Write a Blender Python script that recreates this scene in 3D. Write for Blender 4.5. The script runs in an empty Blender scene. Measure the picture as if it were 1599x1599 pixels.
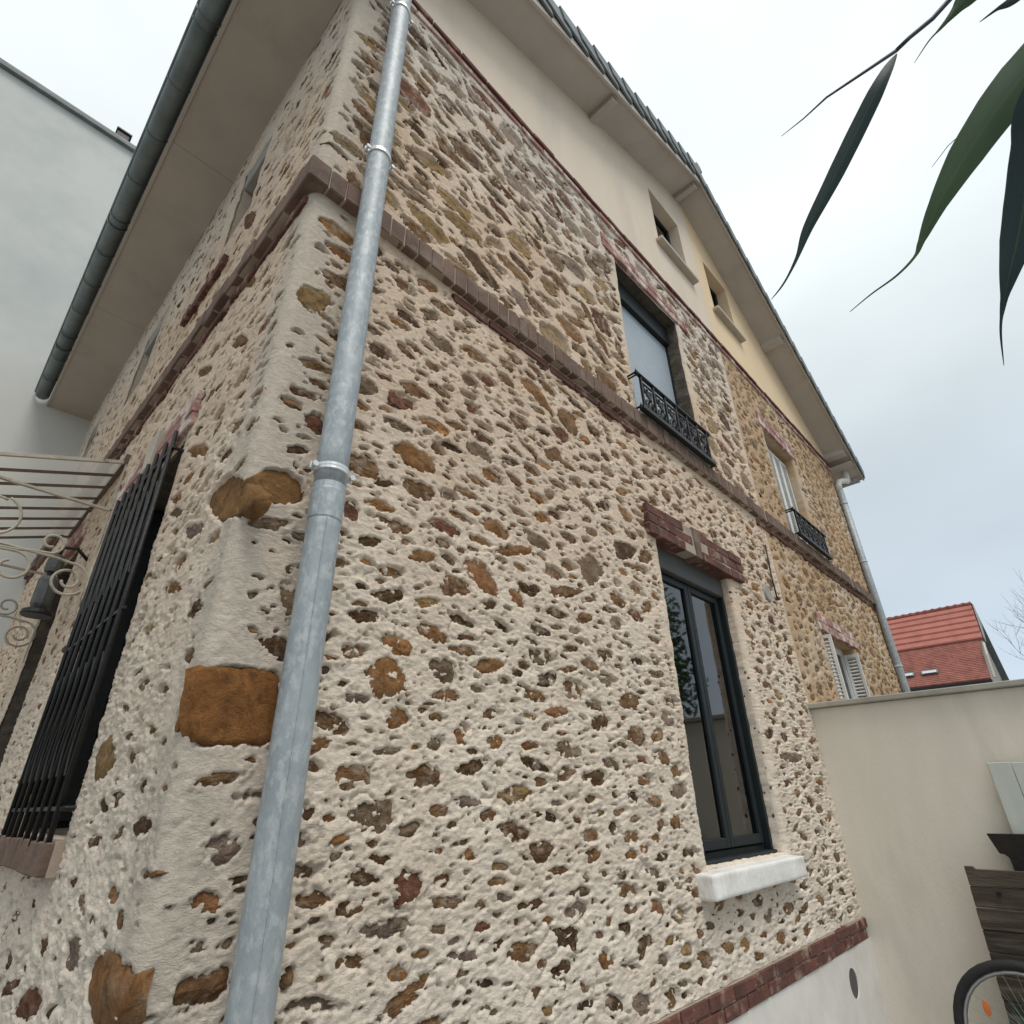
import bpy, bmesh, math, random
import numpy as np
from mathutils import Vector, Matrix
random.seed(7); rng = np.random.default_rng(11)
S = bpy.context.scene; COL = S.collection
PI = math.pi

# ------------------------------------------------------------------ camera
cam = bpy.data.objects.new('camera', bpy.data.cameras.new('camera')); COL.objects.link(cam)
cam.data.sensor_width = 36.0; cam.data.lens = 36.0*873/1599
cam.data.clip_start = 0.02; cam.data.clip_end = 2000
R_ = ((0.69642695, -0.71737077, -0.01920099), (0.3176291, 0.33212775, -0.88814577), (0.643507, 0.61242986, 0.45916055))
m = Matrix(((R_[0][0], -R_[1][0], -R_[2][0]), (R_[0][1], -R_[1][1], -R_[2][1]), (R_[0][2], -R_[1][2], -R_[2][2]))).to_4x4()
m.translation = Vector((-0.4716, -1.5, 1.6))
cam.matrix_world = m
S.camera = cam
CAM = np.array((-0.4716, -1.5, 1.6)); RC = np.array(R_)

# ------------------------------------------------------------------ world, sun, exposure
SUN_EL, SUN_AZ = 62.0, 200.0          # azimuth of the sun, degrees from +Y clockwise
w = bpy.data.worlds.new('World'); S.world = w; w.use_nodes = True
nt = w.node_tree; nt.nodes.clear()
def N(t, tp, **kw):
    n = t.nodes.new(tp)
    for k, v in kw.items():
        if k in n.inputs.keys() and not hasattr(n, k): n.inputs[k].default_value = v
        else: setattr(n, k, v)
    return n
out = N(nt, 'ShaderNodeOutputWorld')
sky = N(nt, 'ShaderNodeTexSky'); sky.sky_type = 'NISHITA'; sky.sun_disc = False
sky.sun_elevation = math.radians(SUN_EL); sky.sun_rotation = math.radians(SUN_AZ); sky.dust_density = 3
bg1 = N(nt, 'ShaderNodeBackground'); bg1.inputs[1].default_value = 0.12
nt.links.new(sky.outputs[0], bg1.inputs[0])
tc = N(nt, 'ShaderNodeTexCoord'); sx = N(nt, 'ShaderNodeSeparateXYZ'); nt.links.new(tc.outputs['Generated'], sx.inputs[0])
rp = N(nt, 'ShaderNodeValToRGB'); nt.links.new(sx.outputs[2], rp.inputs[0])
els = rp.color_ramp.elements
els[0].position = 0.0; els[0].color = (0.48, 0.56, 0.655, 1)
els[1].position = 1.0; els[1].color = (0.93, 0.965, 0.97, 1)
for p, c in ((0.15, (0.50, 0.58, 0.665)), (0.38, (0.575, 0.65, 0.705)), (0.62, (0.70, 0.765, 0.775)), (0.85, (0.84, 0.89, 0.90))):
    e = els.new(p); e.color = (*c, 1)
mp = N(nt, 'ShaderNodeMapping'); mp.inputs['Scale'].default_value = (1, 1, 2.2); nt.links.new(tc.outputs['Generated'], mp.inputs[0])
cn = N(nt, 'ShaderNodeTexNoise'); cn.inputs['Scale'].default_value = 1.6; cn.inputs['Detail'].default_value = 4; cn.inputs['Roughness'].default_value = 0.45
nt.links.new(mp.outputs[0], cn.inputs[0])
cr = N(nt, 'ShaderNodeMapRange'); cr.inputs[1].default_value = 0.3; cr.inputs[2].default_value = 0.7; cr.inputs[3].default_value = 0.86; cr.inputs[4].default_value = 1.12
nt.links.new(cn.outputs[0], cr.inputs[0])
mul = N(nt, 'ShaderNodeVectorMath'); mul.operation = 'SCALE'; nt.links.new(rp.outputs[0], mul.inputs[0]); nt.links.new(cr.outputs[0], mul.inputs['Scale'])
bg2 = N(nt, 'ShaderNodeBackground'); bg2.inputs[1].default_value = 0.97; nt.links.new(mul.outputs[0], bg2.inputs[0])
mx = N(nt, 'ShaderNodeMixShader'); mx.inputs[0].default_value = 0.93
nt.links.new(bg1.outputs[0], mx.inputs[1]); nt.links.new(bg2.outputs[0], mx.inputs[2]); nt.links.new(mx.outputs[0], out.inputs[0])
sun = bpy.data.objects.new('sun', bpy.data.lights.new('sun', 'SUN')); COL.objects.link(sun)
sun.data.energy = 1.5; sun.data.angle = math.radians(24); sun.data.color = (1.0, 0.95, 0.88)
sd = Vector((math.cos(math.radians(SUN_EL))*math.sin(math.radians(SUN_AZ)), math.cos(math.radians(SUN_EL))*math.cos(math.radians(SUN_AZ)), math.sin(math.radians(SUN_EL))))
sun.rotation_euler = sd.to_track_quat('Z', 'Y').to_euler()
S.view_settings.view_transform = 'Standard'; S.view_settings.look = 'None'
S.view_settings.exposure = 0.36; S.view_settings.gamma = 1.0; S.view_settings.use_curve_mapping = False
S.render.engine = 'CYCLES'

# ------------------------------------------------------------------ materials
def mat(name, c1, c2=None, rough=0.85, scale=3.0, detail=6, bump=0.0, bscale=60, metal=0.0, spec=0.3, stretch=(1, 1, 1), c3=None, s3=1.0, lo=0.35, hi=0.65, t3=(0.5, 0.62), bdist=0.01):
    M = bpy.data.materials.new(name); M.use_nodes = True; t = M.node_tree
    b = t.nodes['Principled BSDF']; b.inputs['Roughness'].default_value = rough; b.inputs['Metallic'].default_value = metal
    b.inputs['Specular IOR Level'].default_value = spec
    co = N(t, 'ShaderNodeTexCoord'); g = N(t, 'ShaderNodeNewGeometry')
    mpn = N(t, 'ShaderNodeMapping'); mpn.inputs['Scale'].default_value = stretch; t.links.new(g.outputs['Position'], mpn.inputs[0])
    if c2 is None: c2 = tuple(x*0.88 for x in c1)
    n1 = N(t, 'ShaderNodeTexNoise'); n1.inputs['Scale'].default_value = scale; n1.inputs['Detail'].default_value = detail; n1.inputs['Roughness'].default_value = 0.6
    t.links.new(mpn.outputs[0], n1.inputs[0])
    mr = N(t, 'ShaderNodeMapRange'); mr.inputs[1].default_value = lo; mr.inputs[2].default_value = hi; t.links.new(n1.outputs[0], mr.inputs[0])
    mc = N(t, 'ShaderNodeMix'); mc.data_type = 'RGBA'; t.links.new(mr.outputs[0], mc.inputs[0])
    mc.inputs[6].default_value = (*c1, 1); mc.inputs[7].default_value = (*c2, 1)
    last = mc.outputs[2]
    if c3:
        n3 = N(t, 'ShaderNodeTexNoise'); n3.inputs['Scale'].default_value = s3; n3.inputs['Detail'].default_value = 8; n3.inputs['Roughness'].default_value = 0.65
        mo = N(t, 'ShaderNodeVectorMath'); mo.operation = 'ADD'; mo.inputs[1].default_value = (13.1, 7.7, 3.3); t.links.new(mpn.outputs[0], mo.inputs[0]); t.links.new(mo.outputs[0], n3.inputs[0])
        m3 = N(t, 'ShaderNodeMapRange'); m3.inputs[1].default_value = t3[0]; m3.inputs[2].default_value = t3[1]; t.links.new(n3.outputs[0], m3.inputs[0])
        mc3 = N(t, 'ShaderNodeMix'); mc3.data_type = 'RGBA'; t.links.new(m3.outputs[0], mc3.inputs[0]); t.links.new(last, mc3.inputs[6]); mc3.inputs[7].default_value = (*c3, 1)
        last = mc3.outputs[2]
    t.links.new(last, b.inputs['Base Color'])
    if bump:
        bn = N(t, 'ShaderNodeTexNoise'); bn.inputs['Scale'].default_value = bscale; bn.inputs['Detail'].default_value = 6; bn.inputs['Roughness'].default_value = 0.65
        t.links.new(mpn.outputs[0], bn.inputs[0])
        bp = N(t, 'ShaderNodeBump'); bp.inputs['Strength'].default_value = bump; bp.inputs['Distance'].default_value = bdist; t.links.new(bn.outputs[0], bp.inputs['Height'])
        t.links.new(bp.outputs[0], b.inputs['Normal'])
    M['b'] = 1
    return M
def nodes(M): return M.node_tree, M.node_tree.nodes['Principled BSDF']

M = {}
def mortar_mat():
    X = mat('lime_mortar', (0.84, 0.75, 0.63), (0.56, 0.43, 0.32), 0.93, 1.9, detail=9); t, b = nodes(X)
    g = N(t, 'ShaderNodeNewGeometry'); sp = N(t, 'ShaderNodeSeparateXYZ'); t.links.new(g.outputs['Position'], sp.inputs[0])
    n = N(t, 'ShaderNodeTexNoise'); n.inputs['Scale'].default_value = 1.6; n.inputs['Detail'].default_value = 5; t.links.new(g.outputs['Position'], n.inputs[0])
    a = N(t, 'ShaderNodeMath'); a.operation = 'MULTIPLY_ADD'; a.inputs[1].default_value = 1.6; t.links.new(n.outputs[0], a.inputs[0]); t.links.new(sp.outputs[2], a.inputs[2])
    mr = N(t, 'ShaderNodeMapRange'); mr.inputs[1].default_value = 1.6; mr.inputs[2].default_value = 7.6; t.links.new(a.outputs[0], mr.inputs[0])
    r = N(t, 'ShaderNodeValToRGB'); t.links.new(mr.outputs[0], r.inputs[0]); e = r.color_ramp.elements
    # batches of mortar, from the plinth up: pale cream, tan, tan, greyish under the eaves
    e[0].position = 0.0; e[0].color = (0.82, 0.74, 0.635, 1); e[1].position = 1.0; e[1].color = (0.66, 0.62, 0.57, 1)
    for p, c in ((0.20, (0.77, 0.665, 0.54)), (0.34, (0.70, 0.545, 0.41)), (0.60, (0.69, 0.51, 0.36)), (0.72, (0.68, 0.56, 0.445)), (0.84, (0.64, 0.59, 0.53))):
        q = e.new(p); q.color = (*c, 1)
    base = b.inputs['Base Color'].links[0].from_socket
    m1 = N(t, 'ShaderNodeMix'); m1.data_type = 'RGBA'; m1.inputs[0].default_value = 0.66; t.links.new(base, m1.inputs[6]); t.links.new(r.outputs[0], m1.inputs[7])
    n2 = N(t, 'ShaderNodeTexNoise'); n2.inputs['Scale'].default_value = 38; n2.inputs['Detail'].default_value = 8; n2.inputs['Roughness'].default_value = 0.7
    mp2 = N(t, 'ShaderNodeMapping'); mp2.inputs['Scale'].default_value = (1, 1, 1.9); t.links.new(g.outputs['Position'], mp2.inputs[0]); t.links.new(mp2.outputs[0], n2.inputs[0])
    mr2 = N(t, 'ShaderNodeMapRange'); mr2.inputs[1].default_value = 0.3; mr2.inputs[2].default_value = 0.7; mr2.inputs[3].default_value = 0.78; mr2.inputs[4].default_value = 1.12; t.links.new(n2.outputs[0], mr2.inputs[0])
    # the rendered corner band was made good in a greyer cement mix
    ad = N(t, 'ShaderNodeMath'); ad.operation = 'ADD'; t.links.new(sp.outputs[0], ad.inputs[0]); t.links.new(sp.outputs[1], ad.inputs[1])
    n5 = N(t, 'ShaderNodeTexNoise'); n5.inputs['Scale'].default_value = 5; n5.inputs['Detail'].default_value = 9; n5.inputs['Roughness'].default_value = 0.7; t.links.new(g.outputs['Position'], n5.inputs[0])
    a5 = N(t, 'ShaderNodeMath'); a5.operation = 'MULTIPLY_ADD'; a5.inputs[1].default_value = 0.55; t.links.new(n5.outputs[0], a5.inputs[0]); t.links.new(ad.outputs[0], a5.inputs[2])
    r5 = N(t, 'ShaderNodeMapRange'); r5.inputs[1].default_value = 0.36; r5.inputs[2].default_value = 0.50; r5.inputs[3].default_value = 0.85; r5.inputs[4].default_value = 0.0; t.links.new(a5.outputs[0], r5.inputs[0])
    m5 = N(t, 'ShaderNodeMix'); m5.data_type = 'RGBA'; t.links.new(r5.outputs[0], m5.inputs[0]); t.links.new(m1.outputs[2], m5.inputs[6]); m5.inputs[7].default_value = (0.54, 0.48, 0.40, 1); m1 = m5
    sc = N(t, 'ShaderNodeVectorMath'); sc.operation = 'SCALE'; t.links.new(m1.outputs[2], sc.inputs[0]); t.links.new(mr2.outputs[0], sc.inputs['Scale'])
    t.links.new(sc.outputs[0], b.inputs['Base Color'])
    n3 = N(t, 'ShaderNodeTexNoise'); n3.inputs['Scale'].default_value = 55; n3.inputs['Detail'].default_value = 9; n3.inputs['Roughness'].default_value = 0.72; n3.inputs['Distortion'].default_value = 1.2; t.links.new(mp2.outputs[0], n3.inputs[0])
    bp = N(t, 'ShaderNodeBump'); bp.inputs['Strength'].default_value = 0.8; bp.inputs['Distance'].default_value = 0.010; t.links.new(n3.outputs[0], bp.inputs['Height']); t.links.new(bp.outputs[0], b.inputs['Normal'])
    return X
M['mortar'] = mortar_mat()
M['reveal_dark'] = mat('dark_stone_reveal', (0.13, 0.105, 0.08), (0.065, 0.055, 0.045), 0.92, 12, bump=0.7, bscale=60)  # dark rough stone tone for the reveals of selected openings
M['mortar_old'] = mat('ochre_mortar', (0.50, 0.35, 0.215), (0.40, 0.27, 0.165), 0.92, 2.5, bump=0.5, bscale=70, c3=(0.52, 0.41, 0.30), s3=1.4)
# the ochre wall turns from lime cream to ochre where the next owner stopped repointing (a real change of mortar)
def stone_mat():
    X = bpy.data.materials.new('rubble_stone'); X.use_nodes = True; t, b = nodes(X)
    b.inputs['Roughness'].default_value = 0.88; b.inputs['Specular IOR Level'].default_value = 0.25
    a = N(t, 'ShaderNodeAttribute'); a.attribute_name = 'tint'; g = N(t, 'ShaderNodeNewGeometry')
    n1 = N(t, 'ShaderNodeTexNoise'); n1.inputs['Scale'].default_value = 22; n1.inputs['Detail'].default_value = 8; n1.inputs['Roughness'].default_value = 0.7; n1.inputs['Distortion'].default_value = 0.6
    t.links.new(g.outputs['Position'], n1.inputs[0])
    mr = N(t, 'ShaderNodeMapRange'); mr.inputs[1].default_value = 0.32; mr.inputs[2].default_value = 0.7; mr.inputs[3].default_value = 0.45; mr.inputs[4].default_value = 1.45; t.links.new(n1.outputs[0], mr.inputs[0])
    sc = N(t, 'ShaderNodeVectorMath'); sc.operation = 'SCALE'; t.links.new(a.outputs['Color'], sc.inputs[0]); t.links.new(mr.outputs[0], sc.inputs['Scale'])
    # smears of pale mortar dust left on the faces
    n2 = N(t, 'ShaderNodeTexNoise'); n2.inputs['Scale'].default_value = 16; n2.inputs['Detail'].default_value = 9; n2.inputs['Roughness'].default_value = 0.7
    t.links.new(g.outputs['Position'], n2.inputs[0])
    m2 = N(t, 'ShaderNodeMapRange'); m2.inputs[1].default_value = 0.50; m2.inputs[2].default_value = 0.60; m2.inputs[4].default_value = 0.75; t.links.new(n2.outputs[0], m2.inputs[0])
    ma_ = N(t, 'ShaderNodeMath'); ma_.operation = 'MULTIPLY'; t.links.new(m2.outputs[0], ma_.inputs[0]); t.links.new(a.outputs['Alpha'], ma_.inputs[1])
    mc = N(t, 'ShaderNodeMix'); mc.data_type = 'RGBA'; t.links.new(ma_.outputs[0], mc.inputs[0]); t.links.new(sc.outputs[0], mc.inputs[6]); mc.inputs[7].default_value = (0.46, 0.36, 0.27, 1)
    t.links.new(mc.outputs[2], b.inputs['Base Color'])
    vo = N(t, 'ShaderNodeTexNoise'); vo.inputs['Scale'].default_value = 95; vo.inputs['Detail'].default_value = 6; vo.inputs['Roughness'].default_value = 0.75; vo.inputs['Distortion'].default_value = 1.5; t.links.new(g.outputs['Position'], vo.inputs[0])
    ad = N(t, 'ShaderNodeMath'); ad.operation = 'ADD'; t.links.new(n1.outputs[0], ad.inputs[0]); t.links.new(vo.outputs[0], ad.inputs[1])
    bp = N(t, 'ShaderNodeBump'); bp.inputs['Strength'].default_value = 1.0; bp.inputs['Distance'].default_value = 0.014; t.links.new(ad.outputs[0], bp.inputs['Height']); t.links.new(bp.outputs[0], b.inputs['Normal'])
    return X
M['stone'] = stone_mat()
M['brick'] = mat('red_brick', (0.155, 0.066, 0.050), (0.085, 0.040, 0.033), 0.88, 9, bump=0.7, bscale=70, c3=(0.38, 0.27, 0.21), s3=9, t3=(0.54, 0.7))
M['brick_band'] = mat('weathered_brick', (0.19, 0.125, 0.095), (0.115, 0.078, 0.062), 0.9, 7, bump=0.5, bscale=70, c3=(0.24, 0.185, 0.14), s3=6, t3=(0.52, 0.72))
M['brick_pink'] = mat('pink_limewashed_brick', (0.36, 0.20, 0.17), (0.26, 0.13, 0.115), 0.9, 9, bump=0.4, bscale=60, c3=(0.62, 0.52, 0.46), s3=7, t3=(0.48, 0.6))
M['joint'] = mat('brick_joint', (0.40, 0.33, 0.27), (0.30, 0.24, 0.19), 0.95, 8, bump=0.4)
M['render'] = mat('beige_render', (0.68, 0.585, 0.48), (0.64, 0.55, 0.45), 0.9, 1.2, bump=0.35, bscale=180, c3=(0.55, 0.485, 0.41), s3=1.5, t3=(0.52, 0.8), bdist=0.004, stretch=(1.5, 1.5, 0.4))
M['render_yellow'] = mat('yellow_render', (0.74, 0.575, 0.385), (0.70, 0.54, 0.355), 0.9, 1.2, bump=0.25, bscale=180, bdist=0.003)
M['plinth'] = mat('white_plinth_paint', (0.70, 0.675, 0.635), (0.60, 0.58, 0.545), 0.8, 4.5, bump=0.3, bscale=90, bdist=0.004)
M['garden'] = mat('cream_garden_wall', (0.76, 0.71, 0.61), (0.69, 0.64, 0.545), 0.88, 1.6, detail=9, bump=0.4, bscale=110, c3=(0.58, 0.54, 0.455), s3=2.2, t3=(0.52, 0.8), bdist=0.005, stretch=(1, 1.3, 0.35))
M['coping'] = mat('zinc_coping', (0.42, 0.40, 0.35), (0.30, 0.28, 0.24), 0.6, 4, bump=0.2)
M['neigh'] = mat('old_white_render', (0.60, 0.605, 0.58), (0.54, 0.55, 0.53), 0.9, 0.45, bump=0.2, c3=(0.38, 0.42, 0.41), s3=0.35, t3=(0.52, 0.8))
M['soffit'] = mat('painted_soffit', (0.52, 0.48, 0.445), (0.46, 0.42, 0.385), 0.75, 2.0, bump=0.2, bscale=40, c3=(0.40, 0.36, 0.32), s3=2.5, t3=(0.55, 0.8))
M['soffit_eave'] = mat('brown_soffit', (0.45, 0.40, 0.35), (0.40, 0.355, 0.31), 0.75, 1.8, bump=0.2, bscale=40, c3=(0.35, 0.31, 0.265), s3=2.2, t3=(0.52, 0.8))
M['zinc'] = mat('galvanised_zinc', (0.34, 0.375, 0.39), (0.28, 0.315, 0.335), 0.55, 10, metal=0.25, spec=0.45, bump=0.25, bscale=60, c3=(0.42, 0.45, 0.46), s3=42, t3=(0.48, 0.62), stretch=(1, 1, 0.6))
M['zinc_dark'] = mat('weathered_zinc_gutter', (0.17, 0.20, 0.20), (0.11, 0.135, 0.135), 0.45, 5, metal=0.5, spec=0.5, bump=0.1, bscale=20)
M['galv'] = mat('bright_clamp_steel', (0.68, 0.70, 0.70), (0.58, 0.6, 0.6), 0.4, 30, metal=0.5)
M['tile'] = mat('slate_grey_tile', (0.20, 0.225, 0.235), (0.12, 0.145, 0.145), 0.6, 6, bump=0.3, bscale=60)
M['anthracite'] = mat('anthracite_aluminium', (0.014, 0.020, 0.022), (0.011, 0.016, 0.018), 0.5, 10, spec=0.25)
M['iron'] = mat('black_wrought_iron', (0.010, 0.010, 0.011), (0.016, 0.016, 0.016), 0.45, 30, spec=0.35, bump=0.3, bscale=80)
M['shutter'] = mat('grey_roller_shutter', (0.36, 0.41, 0.46), (0.33, 0.38, 0.43), 0.5, 4, spec=0.4)
M['box'] = mat('shutter_box_grey', (0.085, 0.085, 0.082), (0.07, 0.07, 0.068), 0.55, 4)
M['white'] = mat('white_stone_sill', (0.78, 0.77, 0.745), (0.70, 0.685, 0.66), 0.75, 12, bump=0.5, bscale=60, c3=(0.52, 0.49, 0.43), s3=7, t3=(0.56, 0.78), stretch=(1, 1, 0.5))
M['white_pvc'] = mat('white_painted_metal', (0.74, 0.74, 0.72), (0.66, 0.66, 0.64), 0.5, 12)
M['sillbeige'] = mat('beige_sill', (0.47, 0.42, 0.35), (0.40, 0.36, 0.30), 0.8, 6, bump=0.2)
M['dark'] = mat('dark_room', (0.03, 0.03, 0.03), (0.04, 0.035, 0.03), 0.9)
M['curtain'] = mat('dark_curtain', (0.12, 0.12, 0.11), (0.075, 0.08, 0.075), 0.9, 2, stretch=(14, 14, 0.3))
M['cream'] = mat('cream_painted_iron', (0.50, 0.46, 0.38), (0.40, 0.36, 0.29), 0.55, 14, bump=0.3, c3=(0.20, 0.14, 0.10), s3=10, t3=(0.6, 0.7))
M['rust'] = mat('rusty_canopy_frame', (0.17, 0.11, 0.085), (0.10, 0.07, 0.06), 0.7, 10, bump=0.3)
M['lamp'] = mat('verdigris_lantern', (0.10, 0.11, 0.105), (0.05, 0.055, 0.05), 0.5, 14, spec=0.5, bump=0.2)
M['concrete'] = mat('grey_concrete', (0.36, 0.35, 0.33), (0.28, 0.27, 0.25), 0.9, 6, bump=0.4)
M['ground'] = mat('gravel_ground', (0.30, 0.28, 0.25), (0.20, 0.19, 0.17), 0.95, 8, bump=0.8, bscale=40)
M['leaf'] = mat('bamboo_leaf', (0.045, 0.105, 0.035), (0.03, 0.07, 0.028), 0.5, 5, spec=0.4, bump=0.2, bscale=150, c3=(0.07, 0.075, 0.035), s3=14, t3=(0.55, 0.75), bdist=0.001)
M['leaf_blue'] = mat('bluish_bamboo_leaf', (0.03, 0.065, 0.062), (0.02, 0.045, 0.048), 0.5, 5, spec=0.4)
M['stem'] = mat('dark_bamboo_stem', (0.03, 0.028, 0.055), (0.04, 0.04, 0.05), 0.5, 20)
M['board_dark'] = mat('blackened_board', (0.080, 0.064, 0.046), (0.034, 0.028, 0.021), 0.8, 3, bump=0.6, bscale=30, c3=(0.17, 0.145, 0.11), s3=3, t3=(0.5, 0.7), stretch=(1, 0.35, 3.5))
M['board_black'] = mat('charred_board', (0.022, 0.018, 0.014), (0.012, 0.011, 0.009), 0.8, 4, bump=0.6, bscale=30)
M['board_white'] = mat('pale_painted_board', (0.55, 0.58, 0.53), (0.49, 0.52, 0.48), 0.7, 5, bump=0.25, stretch=(1, 3, 0.4))
M['tyre'] = mat('black_tyre', (0.02, 0.02, 0.021), (0.03, 0.03, 0.03), 0.7, 30, bump=0.3)
M['rim'] = mat('aluminium_rim', (0.45, 0.46, 0.47), (0.35, 0.36, 0.37), 0.35, 10, metal=0.8)
M['orange'] = mat('orange_reflector', (0.65, 0.20, 0.05), (0.55, 0.16, 0.04), 0.4, 10)
M['teal'] = mat('teal_frame_paint', (0.05, 0.22, 0.19), (0.04, 0.17, 0.15), 0.4, 8)
M['plant'] = mat('blue_green_grass_leaf', (0.05, 0.14, 0.10), (0.08, 0.20, 0.16), 0.5, 8)
M['tile_red'] = mat('red_sheet_tiles', (0.40, 0.145, 0.11), (0.33, 0.115, 0.09), 0.7, 1.5, bump=0.3, bscale=8)
M['tile_small'] = mat('small_red_tiles', (0.33, 0.125, 0.095), (0.24, 0.09, 0.07), 0.8, 2.5, bump=0.5, bscale=10, c3=(0.17, 0.07, 0.06), s3=1.6, t3=(0.5, 0.7))
M['far_wall'] = mat('distant_grey_wall', (0.33, 0.33, 0.32), (0.28, 0.28, 0.28), 0.9, 1)
M['bark'] = mat('bare_bark', (0.12, 0.12, 0.13), (0.08, 0.08, 0.09), 0.9, 3)
def thin_leaf(X, col):
    t, b = nodes(X); o = t.nodes['Material Output']; tl = N(t, 'ShaderNodeBsdfTranslucent'); tl.inputs[0].default_value = (*col, 1)
    ms = N(t, 'ShaderNodeMixShader'); ms.inputs[0].default_value = 0.34; t.links.new(b.outputs[0], ms.inputs[1]); t.links.new(tl.outputs[0], ms.inputs[2]); t.links.new(ms.outputs[0], o.inputs[0])
def veins(X):
    t, b = nodes(X); a = N(t, 'ShaderNodeAttribute'); a.attribute_name = 'across'
    m1 = N(t, 'ShaderNodeMath'); m1.operation = 'MULTIPLY'; m1.inputs[1].default_value = 60; t.links.new(a.outputs['Fac'], m1.inputs[0])
    m2 = N(t, 'ShaderNodeMath'); m2.operation = 'SINE'; t.links.new(m1.outputs[0], m2.inputs[0])
    bp = N(t, 'ShaderNodeBump'); bp.inputs['Strength'].default_value = 0.25; bp.inputs['Distance'].default_value = 0.0006; t.links.new(m2.outputs[0], bp.inputs['Height']); t.links.new(bp.outputs[0], b.inputs['Normal'])
    ab = N(t, 'ShaderNodeMath'); ab.operation = 'ABSOLUTE'; t.links.new(a.outputs['Fac'], ab.inputs[0])
    mr = N(t, 'ShaderNodeMapRange'); mr.inputs[1].default_value = 0.03; mr.inputs[2].default_value = 0.09; mr.inputs[3].default_value = 0.3; mr.inputs[4].default_value = 0; t.links.new(ab.outputs[0], mr.inputs[0])
    m3 = N(t, 'ShaderNodeMapRange'); m3.inputs[1].default_value = -1; m3.inputs[2].default_value = 1; m3.inputs[3].default_value = 0.95; m3.inputs[4].default_value = 1.04; t.links.new(m2.outputs[0], m3.inputs[0])
    base = b.inputs['Base Color'].links[0].from_socket; sc = N(t, 'ShaderNodeVectorMath'); sc.operation = 'SCALE'; t.links.new(base, sc.inputs[0]); t.links.new(m3.outputs[0], sc.inputs['Scale'])
    mc = N(t, 'ShaderNodeMix'); mc.data_type = 'RGBA'; t.links.new(mr.outputs[0], mc.inputs[0]); t.links.new(sc.outputs[0], mc.inputs[6]); mc.inputs[7].default_value = (0.14, 0.19, 0.08, 1)
    # dry brown margin
    m4 = N(t, 'ShaderNodeMapRange'); m4.inputs[1].default_value = 0.9; m4.inputs[2].default_value = 1.0; m4.inputs[4].default_value = 0.5; t.links.new(ab.outputs[0], m4.inputs[0])
    mc2 = N(t, 'ShaderNodeMix'); mc2.data_type = 'RGBA'; t.links.new(m4.outputs[0], mc2.inputs[0]); t.links.new(mc.outputs[2], mc2.inputs[6]); mc2.inputs[7].default_value = (0.10, 0.06, 0.035, 1)
    t.links.new(mc2.outputs[2], b.inputs['Base Color'])
M['leaf_near'] = mat('bamboo_leaf_near', (0.065, 0.145, 0.045), (0.04, 0.095, 0.033), 0.5, 5, spec=0.4, c3=(0.075, 0.08, 0.035), s3=14, t3=(0.55, 0.75))
M['leaf_near_blue'] = mat('bluish_bamboo_leaf_near', (0.03, 0.065, 0.060), (0.02, 0.045, 0.045), 0.5, 5, spec=0.4)
veins(M['leaf_near']); veins(M['leaf_near_blue'])
thin_leaf(M['leaf_near'], (0.10, 0.22, 0.05)); thin_leaf(M['leaf_near_blue'], (0.05, 0.11, 0.08))
thin_leaf(M['leaf'], (0.10, 0.22, 0.05)); thin_leaf(M['leaf_blue'], (0.05, 0.11, 0.08))
def glass(name, tint=(0.8, 0.85, 0.85), alpha=0.25, rough=0.03):
    X = bpy.data.materials.new(name); X.use_nodes = True; t = X.node_tree; t.nodes.remove(t.nodes['Principled BSDF'])
    o = t.nodes['Material Output']; tr = N(t, 'ShaderNodeBsdfTransparent'); tr.inputs[0].default_value = (*tint, 1)
    gl = N(t, 'ShaderNodeBsdfGlossy'); gl.inputs['Roughness'].default_value = rough
    fr = N(t, 'ShaderNodeFresnel'); fr.inputs[0].default_value = 1.5
    ma = N(t, 'ShaderNodeMath'); ma.operation = 'ADD'; ma.inputs[1].default_value = alpha; t.links.new(fr.outputs[0], ma.inputs[0])
    ms = N(t, 'ShaderNodeMixShader'); t.links.new(ma.outputs[0], ms.inputs[0]); t.links.new(tr.outputs[0], ms.inputs[1]); t.links.new(gl.outputs[0], ms.inputs[2]); t.links.new(ms.outputs[0], o.inputs[0])
    return X
M['glass'] = glass('window_glass', (0.5, 0.52, 0.5), 0.08)
M['glass_canopy'] = glass('dusty_canopy_glass', (0.84, 0.86, 0.84), 0.03, 0.3)
def frost(X):
    t = X.node_tree; o = t.nodes['Material Output']; cur = o.inputs[0].links[0].from_socket
    tl = N(t, 'ShaderNodeBsdfTranslucent'); tl.inputs[0].default_value = (0.62, 0.61, 0.56, 1); df = N(t, 'ShaderNodeBsdfDiffuse'); df.inputs[0].default_value = (0.45, 0.44, 0.40, 1)
    m1 = N(t, 'ShaderNodeMixShader'); m1.inputs[0].default_value = 0.4; t.links.new(tl.outputs[0], m1.inputs[1]); t.links.new(df.outputs[0], m1.inputs[2])
    m2 = N(t, 'ShaderNodeMixShader'); m2.inputs[0].default_value = 0.6; t.links.new(cur, m2.inputs[1]); t.links.new(m1.outputs[0], m2.inputs[2]); t.links.new(m2.outputs[0], o.inputs[0])
frost(M['glass_canopy'])
M['skylight'] = glass('skylight_glass', (0.5, 0.5, 0.5), 0.7, 0.1)

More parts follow.
